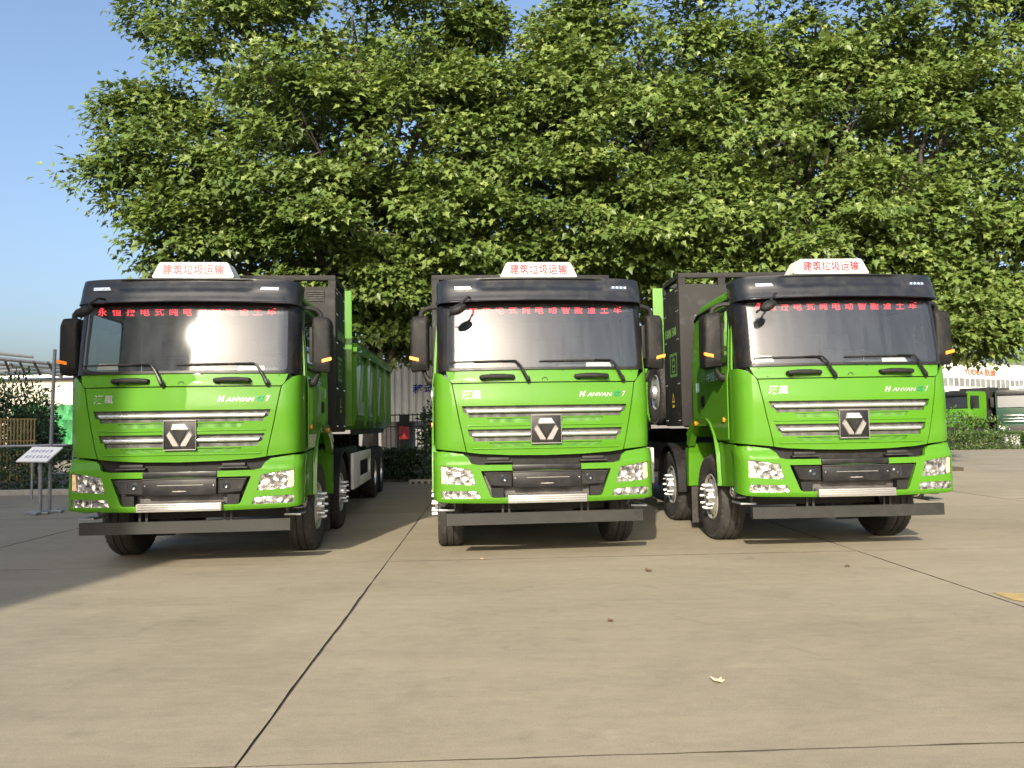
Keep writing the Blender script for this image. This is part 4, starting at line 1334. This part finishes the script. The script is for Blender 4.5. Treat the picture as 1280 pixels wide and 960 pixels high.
    lb.build('limbs', M['bark'], root, smooth=60)
    tag(root, label, 'tree', group)
    return root


GT = 'plane trees behind the trucks'
plane_tree('plane_tree', (-4.15, 23.0, 0), [
    (255, 30, 22.5, 68, 55), (186, 165, 21.8, 48, 36), (230, 205, 21.3, 72, 50), (178, 238, 21.5, 46, 32), (250, 290, 21.0, 62, 40), (330, 90, 21.5, 110, 92),
    (440, 20, 23, 125, 85), (535, 55, 22.3, 72, 75), (600, 105, 22.6, 42, 55), (598, 56, 22.9, 22, 30), (400, 190, 21.0, 105, 85), (520, 180, 21.5, 95, 80), (600, 190, 22, 62, 75),
    (330, 250, 20.8, 95, 60), (440, 290, 20.8, 105, 55), (560, 290, 21.5, 85, 55), (225, 315, 21.2, 36, 22), (470, 395, 23, 55, 42), (525, 410, 23.2, 48, 36), (370, 330, 21.5, 80, 45), (620, 330, 22.6, 60, 40), (440, 350, 21.6, 60, 34), (500, 355, 21.8, 50, 30), (545, 365, 22.3, 45, 34)],
    'broad plane tree with one crown edge against open sky', 11, GT)
plane_tree('plane_tree', (2.6, 23.4, 0), [
    (740, 45, 22.8, 52, 62), (702, 72, 22.9, 24, 44), (660, 135, 23, 36, 40), (810, 50, 22.6, 85, 85), (700, 150, 22.0, 75, 70), (790, 190, 21.8, 95, 80), (690, 260, 21.8, 80, 65), (790, 290, 21.6, 90, 55), (860, 110, 23, 70, 90), (860, 250, 22.4, 70, 70), (720, 335, 22.5, 75, 34), (840, 330, 22.8, 70, 40)],
    'plane tree whose crown rises above the head-on truck, right of the sky notch', 23, GT)
plane_tree('plane_tree', (9.3, 23.4, 0), [
    (930, 40, 22.8, 75, 85), (1020, 30, 23, 90, 80), (950, 170, 22, 80, 80), (1040, 150, 22.2, 80, 80), (920, 290, 22.2, 75, 55), (1010, 270, 21.8, 85, 65), (1090, 90, 23, 60, 80), (1080, 250, 22.4, 60, 75), (1000, 335, 22.6, 80, 38)],
    'plane tree whose crown stands directly above the rightmost truck roof sign', 37, GT)
plane_tree('plane_tree', (12.3, 23.8, 0), [
    (1150, 40, 23, 75, 80), (1240, 50, 22.8, 70, 75), (1200, 20, 23.2, 60, 50), (1280, 10, 23, 50, 50), (1300, 110, 23, 60, 90), (1170, 170, 22.4, 75, 75), (1250, 200, 22.2, 65, 70), (1180, 290, 22.2, 70, 55), (1240, 310, 22, 60, 45), (1120, 330, 22.6, 60, 45), (1170, 370, 22.2, 50, 32), (1215, 395, 21.5, 38, 17), (1205, 432, 21.5, 36, 14), (1290, 280, 22.4, 45, 60), (1265, 372, 22, 30, 14)],
    'plane tree at the edge of the picture with low branches reaching over the white warehouse', 53, GT)


def shrub(name, base, rad, n, label, cat, seed, leaf=0.07, mat='darkleaf', group=None, stems=4, boxy=False, k3=None):
    r = np.random.default_rng(seed)
    base = np.array(base, float)
    root = empty(name, base)
    rx, ry, rz = rad
    if boxy:
        p = (r.random((n, 3)) * 2 - 1)
        ax = r.integers(0, 3, n)
        far = r.random(n) < 0.75
        for a in range(3):
            s_ = (ax == a) & far
            p[s_, a] = np.sign(p[s_, a]) * (1 - 0.12 * r.random(s_.sum()) ** 2)
        p[:, 2] *= 1 + 0.05 * np.sin(7 * p[:, 0] * rx) + r.normal(0, .03, n)
        d = unit(p)
    else:
        d = sphere_dirs(r, n)
        lump = 1 + 0.22 * np.sin(4.1 * d[:, 0] + seed) * np.cos(3.7 * d[:, 2] + 2 * d[:, 1]) + r.normal(0, .1, n)
        p = d * (1 - 0.5 * r.random(n) ** 1.6)[:, None] * lump[:, None]
    C_ = p * np.array([rx, ry, rz]) + np.array([0, 0, rz])
    C_[:, 2] = np.maximum(C_[:, 2], 0.03)
    fd = d + r.normal(0, .6, (n, 3)) + np.array([0, 0, .2])
    nr = d + r.normal(0, .5, (n, 3)) + np.array([0, -.2, .5])
    tint = np.clip(r.normal(.5, .22, n), 0, 1)
    leaf_object('foliage', C_, fd, nr, leaf * (.6 + .8 * r.random(n)), tint, M[mat], root, OVAL_LEAF, OVAL_TRI)
    mb = MB()
    for q in range(stems):
        x = (q + .5) / stems * 2 - 1
        sx_ = x * rx * (.8 if boxy else .25); hy = ry * .3 * math.sin(q * 2.1)
        mb.tube([(sx_, hy, 0), (sx_ * 1.2, hy * 1.3, rz * .6), (sx_ * 1.6 if not boxy else sx_, hy * 1.6, rz * 1.4)], [0.03, 0.022, 0.008], 6)
    mb.build('stem', M['bark'], root)
    tag(root, label, cat, group)
    return root


# planting bed behind the trucks with its kerb
bed = MB().box(-34, 12.6, 21.8, 26.5, -0.02, 0.10).build('planting_bed', M['soil'], smooth=None)
bed['kind'] = 'structure'
bedl = MB().box(-34, -9.2, 19.0, 21.8, -0.02, 0.10).build('planting_bed', M['soil'], smooth=None)
bedl['kind'] = 'structure'
kb = MB()
kb = empty('bed_kerb', (0, 0, 0)); kb['kind'] = 'structure'
for q in range(19):
    x0_ = -9.0 + 1.1 * q
    MB().box(x0_, x0_ + 1.09, 21.63, 21.795, -0.02, 0.13, 0.012).build('kerb_stone', M['kerb'], kb)
for q in range(22):
    x0_ = -33.4 + 1.1 * q
    MB().box(x0_, x0_ + 1.09, 18.82, 18.985, -0.02, 0.13, 0.012).build('kerb_stone', M['kerb'], kb)
# slotted drain beside the hedge in the gap
dr = MB().box(-2.75, -1.35, 20.42, 20.76, -0.01, 0.10, 0.015).build('drain_cover', M['kerb'], smooth=40)
tag(dr, 'low concrete drain cover with dark slots between the two left trucks', 'drain')
for q in range(8):
    MB().box(-2.68 + 0.165 * q, -2.60 + 0.165 * q, 20.41, 20.425, 0.0, 0.06).build('drain_slot', M['under'], dr, smooth=None)

# hedges and shrubs
HG = 'clipped hedges along the yard'
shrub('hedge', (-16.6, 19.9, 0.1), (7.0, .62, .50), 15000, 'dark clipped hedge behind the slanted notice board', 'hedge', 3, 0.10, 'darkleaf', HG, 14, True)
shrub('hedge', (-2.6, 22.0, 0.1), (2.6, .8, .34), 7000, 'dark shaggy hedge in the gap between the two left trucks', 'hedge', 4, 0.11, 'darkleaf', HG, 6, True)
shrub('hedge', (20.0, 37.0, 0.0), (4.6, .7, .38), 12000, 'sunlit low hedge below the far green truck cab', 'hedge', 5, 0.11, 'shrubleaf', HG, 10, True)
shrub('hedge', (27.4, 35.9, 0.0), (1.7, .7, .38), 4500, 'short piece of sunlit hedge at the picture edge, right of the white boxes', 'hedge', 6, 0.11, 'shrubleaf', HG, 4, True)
SG = 'shrubs around the yard'
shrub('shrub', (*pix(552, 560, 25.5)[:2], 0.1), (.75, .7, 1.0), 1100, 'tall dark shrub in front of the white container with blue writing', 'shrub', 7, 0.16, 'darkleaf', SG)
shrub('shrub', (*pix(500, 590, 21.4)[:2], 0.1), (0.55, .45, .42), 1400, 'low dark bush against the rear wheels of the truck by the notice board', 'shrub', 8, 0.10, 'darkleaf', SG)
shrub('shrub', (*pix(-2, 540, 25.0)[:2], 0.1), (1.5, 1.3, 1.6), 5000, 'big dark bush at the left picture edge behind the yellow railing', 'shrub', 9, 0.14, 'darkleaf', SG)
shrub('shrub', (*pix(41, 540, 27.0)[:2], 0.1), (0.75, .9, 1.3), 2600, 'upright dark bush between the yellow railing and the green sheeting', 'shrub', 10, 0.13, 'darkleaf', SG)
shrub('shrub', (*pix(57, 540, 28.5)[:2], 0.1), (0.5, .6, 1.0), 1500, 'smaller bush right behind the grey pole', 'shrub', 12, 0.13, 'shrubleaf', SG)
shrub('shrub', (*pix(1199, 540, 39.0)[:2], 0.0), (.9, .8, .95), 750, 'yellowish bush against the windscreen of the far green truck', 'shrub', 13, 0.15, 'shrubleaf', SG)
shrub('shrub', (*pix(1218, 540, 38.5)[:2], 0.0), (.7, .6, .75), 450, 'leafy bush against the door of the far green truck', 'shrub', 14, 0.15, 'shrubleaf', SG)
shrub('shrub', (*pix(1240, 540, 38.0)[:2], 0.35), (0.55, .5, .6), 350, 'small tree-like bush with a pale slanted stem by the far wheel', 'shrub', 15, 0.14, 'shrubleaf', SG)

# ------------------------------------------------------------------ left side: pole, notice board, barrier rail, truss, buildings
pb = pix(61.5, 641, 14.5)
px_, py_ = pb[0], 14.5
pole = empty('steel_pole', (px_, py_, 0))
MB().tube([(0, 0, 0), (0.02, 0, 1.6), (0.06, 0, 3.05)], 0.032, 10).build('post', M['galv'], pole)
MB().box(-0.35, 0.25, -0.05, 0.05, 0.004, 0.05, 0.01).box(-0.05, 0.05, -0.25, 0.25, 0.006, 0.045, 0.01).build('base', M['galv'], pole)
tag(pole, 'thin grey steel pole standing right of the notice board', 'pole')
nb = empty('notice_board', (pix(50, 643, 14.25)[0], 14.25, 0))
MB().tube([(0, 0, 0.04), (0, 0, 0.99)], 0.035, 10).build('post', M['galv'], nb)
MB().box(-0.28, 0.16, -0.04, 0.04, 0.004, 0.05, 0.01).box(-0.045, 0.045, -0.2, 0.2, 0.006, 0.045, 0.01).build('base', M['galv'], nb)
brd = MB()
bp = [(-0.36, -0.16, 0.98), (0.20, -0.16, 0.965), (0.34, 0.10, 1.22), (-0.21, 0.10, 1.235)]
brd.add([(x, y, z) for x, y, z in bp] + [(x, y + .02, z - .02) for x, y, z in bp], [(0, 1, 2, 3), (7, 6, 5, 4), (0, 4, 5, 1), (1, 5, 6, 2), (2, 6, 7, 3), (3, 7, 4, 0)])
bo = brd.build('board', M['paper'], nb, smooth=None)
o0, ex_, ey_ = Vector(bp[0]), Vector(bp[1]) - Vector(bp[0]), Vector(bp[3]) - Vector(bp[0])
nn_ = ex_.cross(ey_).normalized()
if nn_.y > 0: nn_ = -nn_
for row, (v0, n_) in enumerate(((0.62, 6), (0.24, 7))):
    for q in range(n_):
        mb = MB()
        rr_ = random.Random(row * 20 + q)
        for b_ in range(4):
            u0_ = 0.12 + q * 0.12 + rr_.random() * .03; vv = v0 + b_ * 0.045
            a_ = [o0 + ex_ * u + ey_ * v + nn_ * 0.002 for u, v in ((u0_, vv), (u0_ + .075 * rr_.uniform(.5, 1), vv), (u0_ + .075, vv + .028), (u0_, vv + .028))]
            mb.add(a_, [(0, 1, 2, 3)])
        mb.build('character', M['purple'], bo, smooth=None)
tag(nb, 'white slanted notice board with violet writing on a grey post', 'sign')
rail = empty('barrier_rail', (0, 0, 0))
A_, B_ = pix(-30, 559, 17.6), pix(84, 556, 17.6)
MB().tube([A_, B_], 0.028, 8).build('tube', M['galv'], rail)
for f_ in (0.1, 0.62):
    p = A_ + (B_ - A_) * f_
    MB().tube([(p[0], p[1], 0), p], 0.024, 8).build('upright', M['galv'], rail)
tag(rail, 'horizontal grey barrier rail in front of the dark hedge', 'railing')

fe = empty('yellow_railing', (0, 0, 0))
for q in range(16):
    p = pix(-20 + 4.2 * q, 556, 23.0); t_ = pix(-20 + 4.2 * q, 523, 23.0)
    MB().box(p[0] - .018, p[0] + .018, 22.98, 23.02, 0.1, t_[2]).build('bar', M['wood_yellow'], fe, smooth=None)
for y_ in (525, 552):
    a_, b_ = pix(-22, y_, 23.0), pix(46, y_ - 1, 23.0)
    MB().tube([a_, b_], 0.022, 6).build('rail', M['wood_yellow'], fe)
tag(fe, 'dull yellow upright bar railing in front of the big dark bush', 'railing')

# steel roof frame of the open shed beyond
tr = empty('steel_roof_frame', (0, 0, 0))
def chord(a, b, ya, yb, r_, nm='chord', mt='galv'):
    MB().tube([pix(*a, ya), pix(*b, yb)], r_, 8).build(nm, M[mt], tr)
for (a, b, ya, yb) in (((-40, 445), (78, 456), 30, 33), ((-40, 453), (100, 461), 32, 36), ((-40, 462), (95, 455), 34, 37), ((-40, 470), (95, 463), 31, 36), ((-40, 476), (100, 473), 33, 38), ((-10, 441), (42, 446), 34, 35), ((-20, 466), (70, 459), 38, 40), ((10, 455), (78, 470), 33, 35)):
    chord(a, b, ya, yb, 0.075)
for q in range(7):
    chord((-30 + 18 * q, 448 + q), (-22 + 18 * q, 472 - q), 31.5, 34, 0.05, 'brace', 'steel')
for x_ in (-25, 96):
    p = pix(x_, 470, 36)
    MB().box(p[0] - .12, p[0] + .12, 35.9, 36.1, 0, p[2]).build('column', M['steel'], tr, smooth=None)
tag(tr, 'grey tubular steel roof frame of an open shed against the sky', 'roof frame')

cb = empty('cream_hall', (0, 0, 0))
a_, b_ = pix(-120, 478, 58), pix(135, 472, 58)
MB().box(a_[0], b_[0], 58, 74, 0, a_[2]).build('wall', M['cream'], cb, smooth=None)
MB().box(a_[0] - .3, b_[0] + .3, 57.6, 74.4, a_[2], a_[2] + .35).build('roof_edge', M['whitewall'], cb, smooth=None)
for q in range(7):
    MB().box(a_[0] + 2.2 * q, a_[0] + 2.2 * q + 1.3, 57.94, 58.0, 1.0, 2.2).build('window', M['winglass'], cb, smooth=None)
tag(cb, 'pale cream hall wall beyond the steel roof frame', 'building')
for q, (xa, xb, ya, yb, Y, lab) in enumerate(((18, 58, 507, 540, 44, 'pale green sheeted load behind the bushes near the grey pole'), (58, 104, 507, 546, 42, 'bright green sheeted load right of the grey pole'))):
    g = empty('sheeted_load', (0, 0, 0))
    p, p2 = pix(xa, ya, Y), pix(xb, yb, Y)
    mb = MB(); nx, nz = 18, 8
    r = np.random.default_rng(q + 5)
    for iz in range(nz + 1):
        for ix in range(nx + 1):
            mb.v.append((p[0] + (p2[0] - p[0]) * ix / nx, Y + r.normal(0, .10) - .2 * iz / nz, p2[2] - .4 + (p[2] - p2[2] + .4) * iz / nz + (r.normal(0, .06) if iz == nz else 0)))
    for iz in range(nz):
        for ix in range(nx):
            b_ = iz * (nx + 1) + ix
            mb.f.append((b_, b_ + 1, b_ + nx + 2, b_ + nx + 1))
    mb.build('sheet', M['netgreen'], g, smooth=50)
    MB().box(p[0] + .05, p2[0] - .05, Y + .25, Y + 3, 0.6, p[2] - .1).build('load', M['darkgreen'], g, smooth=None)
    for x_ in (p[0] + .3, p2[0] - .3):
        MB().box(x_ - .1, x_ + .1, Y + .4, Y + 2.5, 0, 0.7).build('support', M['under'], g, smooth=None)
    tag(g, lab, 'load', 'sheeted loads beyond the hedge')

# ------------------------------------------------------------------ gap between the trucks: container, fence, red board
ct = empty('white_container', (0, 0, 0))
p, p2 = pix(470, 452, 33), pix(566, 515, 33)
zt, zb_ = p[2] + 0.1, 1.75
xm = pix(515, 480, 33)[0]
MB().box(p[0], p2[0], 33.05, 40, zb_, zt).build('shell', M['whitewall'], ct, smooth=None)
k = 0
x_ = p[0]
while x_ < p2[0] - .2:
    w_ = 0.30
    MB().prism([(x_, 33.05), (x_ + .05, 32.99), (x_ + .15, 32.99), (x_ + .20, 33.05)], 'z', zb_ + .08, zt - .08).build('corrugation', M['whitewall'], ct, smooth=None)
    x_ += w_
for sx_ in (p[0], p2[0]):
    MB().box(sx_ - .08, sx_ + .08, 32.96, 33.12, zb_ - .05, zt + .05).build('corner_post', M['galv'], ct, smooth=None)
for sx_ in (p[0] + .5, p2[0] - .5):
    MB().box(sx_ - .3, sx_ + .3, 33.2, 39.8, 0, zb_).build('support', M['kerb'], ct, smooth=None)
cpos = pix(522, 486, 32.9)
text_on('lettering', '移动', lambda u, v, w: (cpos[0] + .26 + u, 32.975 - w, cpos[2] + v), M['blue'], ct, size=0.40, bold=0.02, width=0.95, depth=0.003)
tag(ct, 'white corrugated container with blue writing behind the black fence', 'container')
ff = empty('bar_fence', (0, 0, 0))
ya, yb_ = 28.0, 28.0
pa, pb_ = pix(455, 520, 28)[0], pix(575, 520, 28)[0]
q = pa
while q < pb_:
    MB().box(q - .014, q + .014, 27.99, 28.02, 0.05, 2.0).build('bar', M['blackmetal'], ff, smooth=None)
    q += 0.16
for z_ in (0.3, 1.5, 1.92):
    MB().box(pa, pb_, 27.985, 28.025, z_, z_ + .04).build('rail', M['blackmetal'], ff, smooth=None)
for x_ in (pa, (pa + pb_) / 2 + .45, pb_):
    MB().box(x_ - .05, x_ + .05, 27.96, 28.04, 0, 2.15).build('post', M['blackmetal'], ff, smooth=None)
tag(ff, 'black upright bar fence seen through the gap between the trucks', 'fence')
rb = empty('red_board', (0, 0, 0))
a_, b_ = pix(499, 533, 27.6), pix(512, 549, 27.6)
MB().box(a_[0], b_[0], 27.6, 27.66, b_[2], a_[2], .01).build('board', M['red'], rb)
MB().box(a_[0], b_[0], 27.6, 27.66, a_[2] + .03, a_[2] + .42, .01).build('panel', M['under'], rb)
MB().tube([((a_[0] + b_[0]) / 2, 27.68, 0), ((a_[0] + b_[0]) / 2, 27.68, a_[2] + .4)], .03, 8).build('post', M['blackmetal'], rb)
tag(rb, 'dark red board on a post before the black fence', 'sign')

# ------------------------------------------------------------------ right side: warehouse, far trucks, boxes
wh = empty('warehouse', (0, 0, 0))
WL, WR = pix(1130, 470, 70), pix(1300, 470, 86)          # facade runs away to the right
dirw = (WR - WL); dirw[2] = 0; Lw = np.linalg.norm(dirw); dirw = dirw / Lw
nrw = np.array([dirw[1], -dirw[0], 0])
def wp(t, z, o=0.0):
    q = WL + dirw * t + nrw * o
    return (q[0], q[1], z)
def wbox(t0, t1, z0, z1, o0_, o1_):
    return MB().add([wp(t0, z0, o0_), wp(t1, z0, o0_), wp(t1, z0, o1_), wp(t0, z0, o1_), wp(t0, z1, o0_), wp(t1, z1, o0_), wp(t1, z1, o1_), wp(t0, z1, o1_)],
                    [(0, 1, 2, 3), (4, 7, 6, 5), (0, 4, 5, 1), (1, 5, 6, 2), (2, 6, 7, 3), (3, 7, 4, 0)])
wbox(-6, Lw + 8, 4.15, 7.15, -10, 0).build('upper_wall', M['whitewall'], wh, smooth=None)
wbox(-6, Lw + 8, 0, 4.15, -10, -7).build('back_wall', M['under'], wh, smooth=None)  # near-black: the shade inside the open shed is put into its colour
wbox(-6.2, Lw + 8.2, 7.15, 7.32, -10.2, 0.15).build('roof_edge', M['galv'], wh, smooth=None)
wbox(-6, Lw + 8, 3.95, 4.15, -0.1, 0.12).build('fascia', M['whitewall'], wh, smooth=None)
for q in range(7):
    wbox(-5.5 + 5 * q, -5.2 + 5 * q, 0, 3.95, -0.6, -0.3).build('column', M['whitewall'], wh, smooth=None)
q = -5.0
while q < Lw - 2.0:
    wbox(q, q + .86, 4.62, 5.45, 0.004, 0.03).build('window', M['winglass'], wh, smooth=None)
    q += 1.08
tpos = 14.3
def onw(u, v, w):
    return wp(tpos + u, 6.12 + v, 0.03 + w)
text_on('lettering', 'YUDEA 跃迪', onw, M['redsign'], wh, size=0.72, bold=0.015, width=6.6, depth=0.05)
tag(wh, 'long white warehouse with red lettering above a row of windows', 'building')

# flip text if the facade direction mirrors it is not needed: dirw points right as seen from the yard

def far_truck(loc, rz, paint, label, ring=False):
    t = empty('parked_truck', loc, rz)
    V, B = M['visor'], M['under']
    P = M[paint]
    MB().box(-1.2, 1.2, 0.06, 2.0, 0.95, 2.05, .06).build('cab', P, t)
    for sg in (1, -1):
        for (d0_, d1_, z0_, z1_) in ((0.16, 0.34, 2.0, 2.95), (1.30, 2.0, 2.0, 2.95), (0.34, 1.30, 2.80, 2.95)):
            MB().box(min(sg * 1.12, sg * 1.19), max(sg * 1.12, sg * 1.19), d0_, d1_, z0_, z1_).build('pillar', P, t, smooth=None)
        MB().box(min(sg * 1.14, sg * 1.16), max(sg * 1.14, sg * 1.16), 0.34, 1.3, 2.0, 2.8).build('side_window', M['darkglass'], t, smooth=None)
        MB().box(min(sg * 1.26, sg * 1.45), max(sg * 1.26, sg * 1.45), 0.25, 0.4, 2.1, 2.7, .03).build('side_mirror', M['black'], t)
        for d in (1.45, 3.45, 8.4):
            w_ = empty('wheel', (sg * 1.03, d, .53)); w_.parent = t
            MB().lathe([(-.15, .3), (-.15, .5), (-.1, .53), (.1, .53), (.15, .5), (.15, .3)], (0, 0, 0), 'x', 24).build('tyre', M['rubber'], w_)
            MB().lathe([(.12, .3), (.1, .25), (.14, .1), (.15, .001)], (0, 0, 0), 'x', 20, sg).build('rim', M['rimblue'] if paint == 'paint' else M['rim'], w_)
        MB().prism(rnd([(sg * .78, .80), (sg * 1.15, .82), (sg * 1.15, 1.02), (sg * .82, .98)], .01), 'y', -.012, .02).build('headlight', M['lamp'], t)
    MB().box(-1.18, 1.18, 0.10, 2.0, 2.92, 3.05, .05).build('cab_roof', P, t)
    MB().add([(-1.1, .12, 2.08), (1.1, .12, 2.08), (1.08, .24, 2.8), (-1.08, .24, 2.8)], [(0, 1, 2, 3)]).build('windscreen', M['darkglass'], t, smooth=None)
    MB().box(-1.14, 1.14, 0.10, 0.45, 2.80, 3.08, .04).build('sun_visor', V, t)
    MB().box(-1.21, 1.21, 0.0, 0.5, 0.62, 1.10, .05).build('bumper', P, t)
    MB().box(-.65, .65, -.02, .1, .68, 1.0, .02).build('bumper_grille', B, t)
    for z in (1.60, 1.40, 1.24):
        MB().box(-.86, .86, 0.03, .08, z, z + .035, .008).build('grille_bar', M['chrome'], t)
    if ring:
        MB().tube([(.15 * math.cos(a), .03, 1.44 + .15 * math.sin(a)) for a in np.linspace(0, 2 * math.pi, 17)], .025, 6, cap=False).build('emblem', M['chrome'], t)
    else:
        MB().prism([(-.12, 1.55), (.12, 1.55), (0, 1.30)], 'y', .02, .06).build('emblem', M['chrome'], t)
    MB().box(-.44, .44, .35, .6, 3.12, 3.30, .02).build('roof_sign', M['signwhite'], t)
    MB().box(-1.22, 1.22, 2.3, 3.3, 1.3, 3.3, .02).build('battery_box', M['box'], t)
    MB().box(-1.2, 1.2, 3.6, 9.6, 1.35, 2.7, .02).build('dump_body', P, t)
    MB().box(-.45, .45, .6, 9.4, .7, 1.3).build('chassis', B, t, smooth=None)
    tag(t, label, 'truck', 'trucks parked beyond the low hedge')
    return t


M['rimblue'] = pbr('deep_blue_rim', (0.02, 0.025, 0.20), 0.4, vary=0.3, scale=8)
g = pix(1212, 553, 45)
far_truck((g[0] - .65, 46, 0), R(-60), 'paint', 'far bright green truck with a blue wheel behind the sunlit hedge')
g = pix(1292, 553, 44)
far_truck((g[0], 45, 0), R(-26), 'darkgreen', 'dark green truck with a round emblem cut off by the picture edge', True)
gbx = []
for q, (xa, xb, lab) in enumerate(((1255, 1261.5, 'left one of two pale boxes standing in the hedge opening'), (1262.5, 1276, 'wider one of two pale boxes standing in the hedge opening'))):
    a_, b_ = pix(xa, 543, 37), pix(xb, 559, 37)
    bx = empty('cabinet', (0, 0, 0))
    MB().box(a_[0], b_[0], 37, 37.5, 0.06, a_[2], .01).build('case', M['galv'], bx)
    MB().box(a_[0] + .03, b_[0] - .03, 36.985, 37.0, 0.15, a_[2] - .06).build('door', M['white'], bx, smooth=None)
    MB().box(a_[0], b_[0], 37.02, 37.48, 0, 0.06).build('plinth', M['kerb'], bx, smooth=None)
    MB().tube([(a_[0] + .05, 37.1, a_[2] - .01), (a_[0] + .05, 37.1, a_[2] + .3)], .03, 8).build('pipe', M['galv'], bx)
    tag(bx, lab, 'cabinet', 'pale cabinets in the hedge opening')

# office block behind the camera that throws the shade over the left edge of the yard
ob = empty('office_block', (0, 0, 0))
OX = -9.12
MB().box(OX - 26, OX, -17, -11, 0, 20.4).build('wall', M['cream'], ob, smooth=None)
MB().box(OX - 26.2, OX + .0, -17, -10.9, 20.4, 20.75).build('parapet', M['kerb'], ob, smooth=None)
for fl_ in range(6):
    for q in range(8):
        MB().box(OX - 2.4 - 3.1 * q, OX - .9 - 3.1 * q, -11.0, -10.96, 1.2 + 3.3 * fl_, 2.9 + 3.3 * fl_).build('window', M['winglass'], ob, smooth=None)
tag(ob, 'tall cream office block behind the camera shading the yard at the notice board', 'building')

# ------------------------------------------------------------------ small things on the ground
def ground_leaf(px, py, size, mat, label, rot, seed):
    a, b = px - 640, py - 480
    p1 = pix(px, py, 1.0)
    d = p1 - np.array([0, 0, CAM_H])
    s_ = CAM_H / -d[2]
    c = np.array([0, 0, CAM_H]) + d * s_
    r = np.random.default_rng(seed)
    mb = MB()
    vs = []
    for x, y, z in PLANE_LEAF:
        vs.append((x * size, y * size, 0.006 + abs(z) * size * 1.2 + .02 * size * r.random() + .18 * size * abs(x)))
    mb.add(vs, [tuple(t) for t in PLANE_TRI])
    o = mb.build('fallen_leaf', M[mat], smooth=None)
    o.location = (c[0], c[1], 0.002)
    o.rotation_euler = (0, 0, rot)
    tag(o, label, 'leaf', 'dry leaves lying on the concrete')


ground_leaf(902, 855, .075, 'dryleaf', 'pale tan dry leaf lying alone in the foreground concrete', .8, 1)
ground_leaf(766, 777, .065, 'brownleaf', 'small brown dry leaf midway between the camera and the head-on truck', 2.0, 2)
ground_leaf(812, 715, .085, 'brownleaf', 'curled dark brown leaf nearest the head-on truck', .3, 3)
ground_leaf(1062, 709, .07, 'brownleaf', 'tiny faint brown leaf in front of the truck with visible rims', 1.2, 4)
ground_leaf(605, 700, .06, 'dryleaf', 'tiny pale leaf in front of the head-on truck by its left wheel', 2.4, 5)

# worn yellow road marking at the right edge
ym = MB()
gq = []
for px, py in ((1240, 741), (1300, 743), (1300, 757), (1264, 750)):
    p1 = pix(px, py, 1.0); d = p1 - np.array([0, 0, CAM_H]); s_ = CAM_H / -d[2]
    gq.append((d[0] * s_, d[1] * s_, 0.006))
ym.add(gq, [(0, 1, 2, 3)])
ymo = ym.build('yellow_marking', M['roadyellow'], smooth=None)
ymo['kind'] = 'structure'
